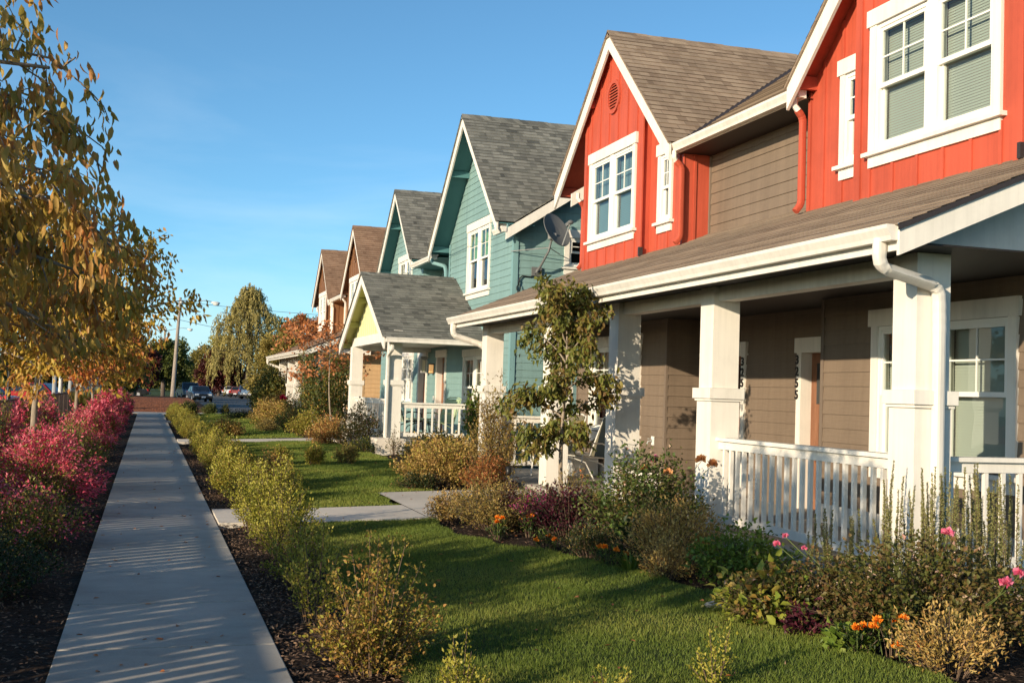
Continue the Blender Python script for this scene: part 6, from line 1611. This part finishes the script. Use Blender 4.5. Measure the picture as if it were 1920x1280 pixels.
# blue house porch
sling_chair('sage green chair at the right end of the blue porch', (6.95, 28.5, .42), rad(-60), M['sage'], M['sage'], 1.0)
sling_chair('black framed chair with pale green seat on the blue porch', (6.35, 29.3, .42), rad(100), M['seatg'], M['black'], .9)
side_table('round table with a pale green top on the blue porch', 6.5, 28.7, .42, .5, M['seatg'], M['black'], .4)
o = thing('folded_parasol', 'folded weathered brown parasol leaning at the end of the blue porch railing', 'parasol', (7.42, 27.58, .42), 0); o.rotation_euler = (0, rad(4), 0)
m = MB(); m.lathe([(.02, .25), (.06, .3), (.085, .55), (.075, .85), (.035, 1.0), (.02, 1.04), (.001, 1.06)], 12); m.build('canopy', M['wood'], o, True); m = MB(); m.tube([(0, 0, 0), (0, 0, 1.1)], .016, 8); m.build('pole', M['wood'], o, True)
# stone at the lawn edge
rng = np.random.default_rng(4); m = MB(); m.ball((0, 0, .015), .062, 9, 7, (1.25, .8, .55)); m.v = [tuple(np.array(p) * (1 + .16 * math.sin(p[0] * 60 + p[1] * 45) + .1 * math.sin(p[2] * 90 + p[0] * 30))) for p in m.v]
o = m.build('pale_stone', M['rock'], None); o.location = (4.03, 7.85, gz(4.03) + .0); tag(o, 'pale rounded stone at the lawn edge beside the broad leaved plant', 'stone')
m = MB(); m.ball((0, 0, .02), .04, 8, 6, (1, 1.2, .6)); o = m.build('grey_stone', M['rock'], None, True); o.location = (4.35, 8.35, gz(4.35)); tag(o, 'small grey pebble on the mulch before the gold spirea', 'stone')
# garden path light
o = thing('path_light', 'low black path light beside the porch slab corner', 'lamp', (5.35, 17.35, .1)); m = MB(); m.tube([(0, 0, 0), (0, 0, .28)], .015, 8); m.build('stake', M['black'], o, True)
m = MB(); m.lathe([(.05, .28), (.06, .38), (.001, .40)], 12); m.build('lamp_housing', M['black'], o, True)

# fallen leaves on the walk and the lawns
rng = np.random.default_rng(77); n = 260
x = np.concatenate([rng.uniform(-.4, .8, 90), rng.uniform(.9, 4.5, 170)]); y = rng.uniform(5.5, 30, n); t = np.clip((x - 1.1) / 4.4, 0, 1); z = .12 * t * t * (3 - 2 * t) + np.where(x > 1.2, .045, .004)
D = rng.normal(size=(n, 3)); D[:, 2] *= .12
V, F = leaf_fine(np.stack([x, y, z], 1), D, .045, .026, rng, updir=np.array([0, 0, 2.0]), droop=.05)
tag(mesh_np('fallen_leaves', V, F, LEAF['rust'], None, np.repeat(rng.uniform(0, 1, n), 8)), 'few fallen autumn leaves scattered over the sidewalk and lawns', 'leaves', kind='stuff')

# ------------------------------------------------------------------ camera, light, world
def setup():
    yaw, pitch, roll = rad(17.096), rad(2.55), rad(1.879)
    f = Vector((math.sin(yaw) * math.cos(pitch), math.cos(yaw) * math.cos(pitch), math.sin(pitch)))
    r = Vector((math.cos(yaw), -math.sin(yaw), 0)); u = r.cross(f)
    r2 = r * math.cos(roll) + u * math.sin(roll); u2 = -r * math.sin(roll) + u * math.cos(roll)
    m = Matrix(((r2.x, u2.x, -f.x, 0), (r2.y, u2.y, -f.y, 0), (r2.z, u2.z, -f.z, 1.6), (0, 0, 0, 1)))
    cd = bpy.data.cameras.new('camera'); cd.sensor_width = 36; cd.lens = 2206.46 / 1920 * 36; cd.clip_end = 3000; cd.clip_start = .05
    co = bpy.data.objects.new('camera', cd); COL.objects.link(co); co.matrix_world = m; S.camera = co
    az, el = rad(SUN_AZ), rad(SUN_EL)          # direction light travels: (cos az, sin az)
    L = bpy.data.lights.new('sun', 'SUN'); L.energy = SUN_E; L.angle = rad(.53); L.color = (1.0, .84, .61)
    lo = bpy.data.objects.new('sun', L); COL.objects.link(lo)
    d = Vector((math.cos(az) * math.cos(el), math.sin(az) * math.cos(el), -math.sin(el)))
    lo.rotation_euler = d.to_track_quat('-Z', 'Y').to_euler(); lo.location = (-10, -10, 10)
    w = bpy.data.worlds.new('World'); S.world = w; w.use_nodes = True; nt = w.node_tree
    bg = nt.nodes['Background']; sky = nt.nodes.new('ShaderNodeTexSky'); sky.sky_type = 'NISHITA'; sky.sun_disc = False
    sky.sun_elevation = el
    # towards the sun: (-cos az, -sin az); nishita rotation 0 = +Y, clockwise
    sx, sy = -math.cos(az), -math.sin(az)
    sky.sun_rotation = math.atan2(sx, sy) % (2 * math.pi)
    sky.air_density = SKY_AIR; sky.dust_density = SKY_DUST; sky.ozone_density = SKY_OZ; sky.altitude = 0
    g = nt.nodes.new('ShaderNodeVectorMath'); g.operation = 'MULTIPLY'; g.inputs[1].default_value = SKY_GAIN
    nt.links.new(sky.outputs[0], g.inputs[0]); 
    # thin high cloud streaks low in the sky
    tc = nt.nodes.new('ShaderNodeTexCoord'); mp = nt.nodes.new('ShaderNodeMapping'); mp.inputs['Scale'].default_value = (1.2, 1.2, 5); mp.inputs['Rotation'].default_value = (0, .08, .3)
    ns = nt.nodes.new('ShaderNodeTexNoise'); ns.inputs['Scale'].default_value = 2.2; ns.inputs['Detail'].default_value = 7; ns.inputs['Roughness'].default_value = .55; ns.inputs['Distortion'].default_value = .4
    rp = nt.nodes.new('ShaderNodeValToRGB'); rp.color_ramp.elements[0].position = .46; rp.color_ramp.elements[0].color = (0, 0, 0, 1); rp.color_ramp.elements[1].position = .80; rp.color_ramp.elements[1].color = (.35, .35, .35, 1)
    sp = nt.nodes.new('ShaderNodeSeparateXYZ'); mr = nt.nodes.new('ShaderNodeMapRange'); mr.inputs[1].default_value = .30; mr.inputs[2].default_value = .10; mr.inputs[3].default_value = 0; mr.inputs[4].default_value = 1
    ml = nt.nodes.new('ShaderNodeMath'); ml.operation = 'MULTIPLY'; mx = nt.nodes.new('ShaderNodeMix'); mx.data_type = 'RGBA'; mx.inputs[7].default_value = (5.2, 5.9, 6.4, 1)
    lk = nt.links.new
    lk(tc.outputs['Generated'], mp.inputs[0]); lk(mp.outputs[0], ns.inputs['Vector']); lk(ns.outputs['Fac'], rp.inputs[0]); lk(tc.outputs['Generated'], sp.inputs[0]); lk(sp.outputs['Z'], mr.inputs[0])
    lk(rp.outputs[0], ml.inputs[0]); lk(mr.outputs[0], ml.inputs[1]); lk(ml.outputs[0], mx.inputs[0]); lk(g.outputs[0], mx.inputs[6]); lk(mx.outputs[2], bg.inputs[0]); bg.inputs[1].default_value = SKY_S
    S.view_settings.view_transform = 'Standard'; S.view_settings.look = 'None'; S.view_settings.gamma = 1; S.view_settings.exposure = EXPO
    S.render.engine = 'CYCLES'; S.cycles.max_bounces = 6; S.cycles.transparent_max_bounces = 12; S.cycles.caustics_reflective = False; S.cycles.caustics_refractive = False
SKY_GAIN = (1.42, 1.34, .97)
SUN_AZ, SUN_EL, SUN_E = 33, 13.9, 5.0
SKY_AIR, SKY_DUST, SKY_OZ, SKY_S, EXPO = .7, .6, 6, .15, .45
setup()
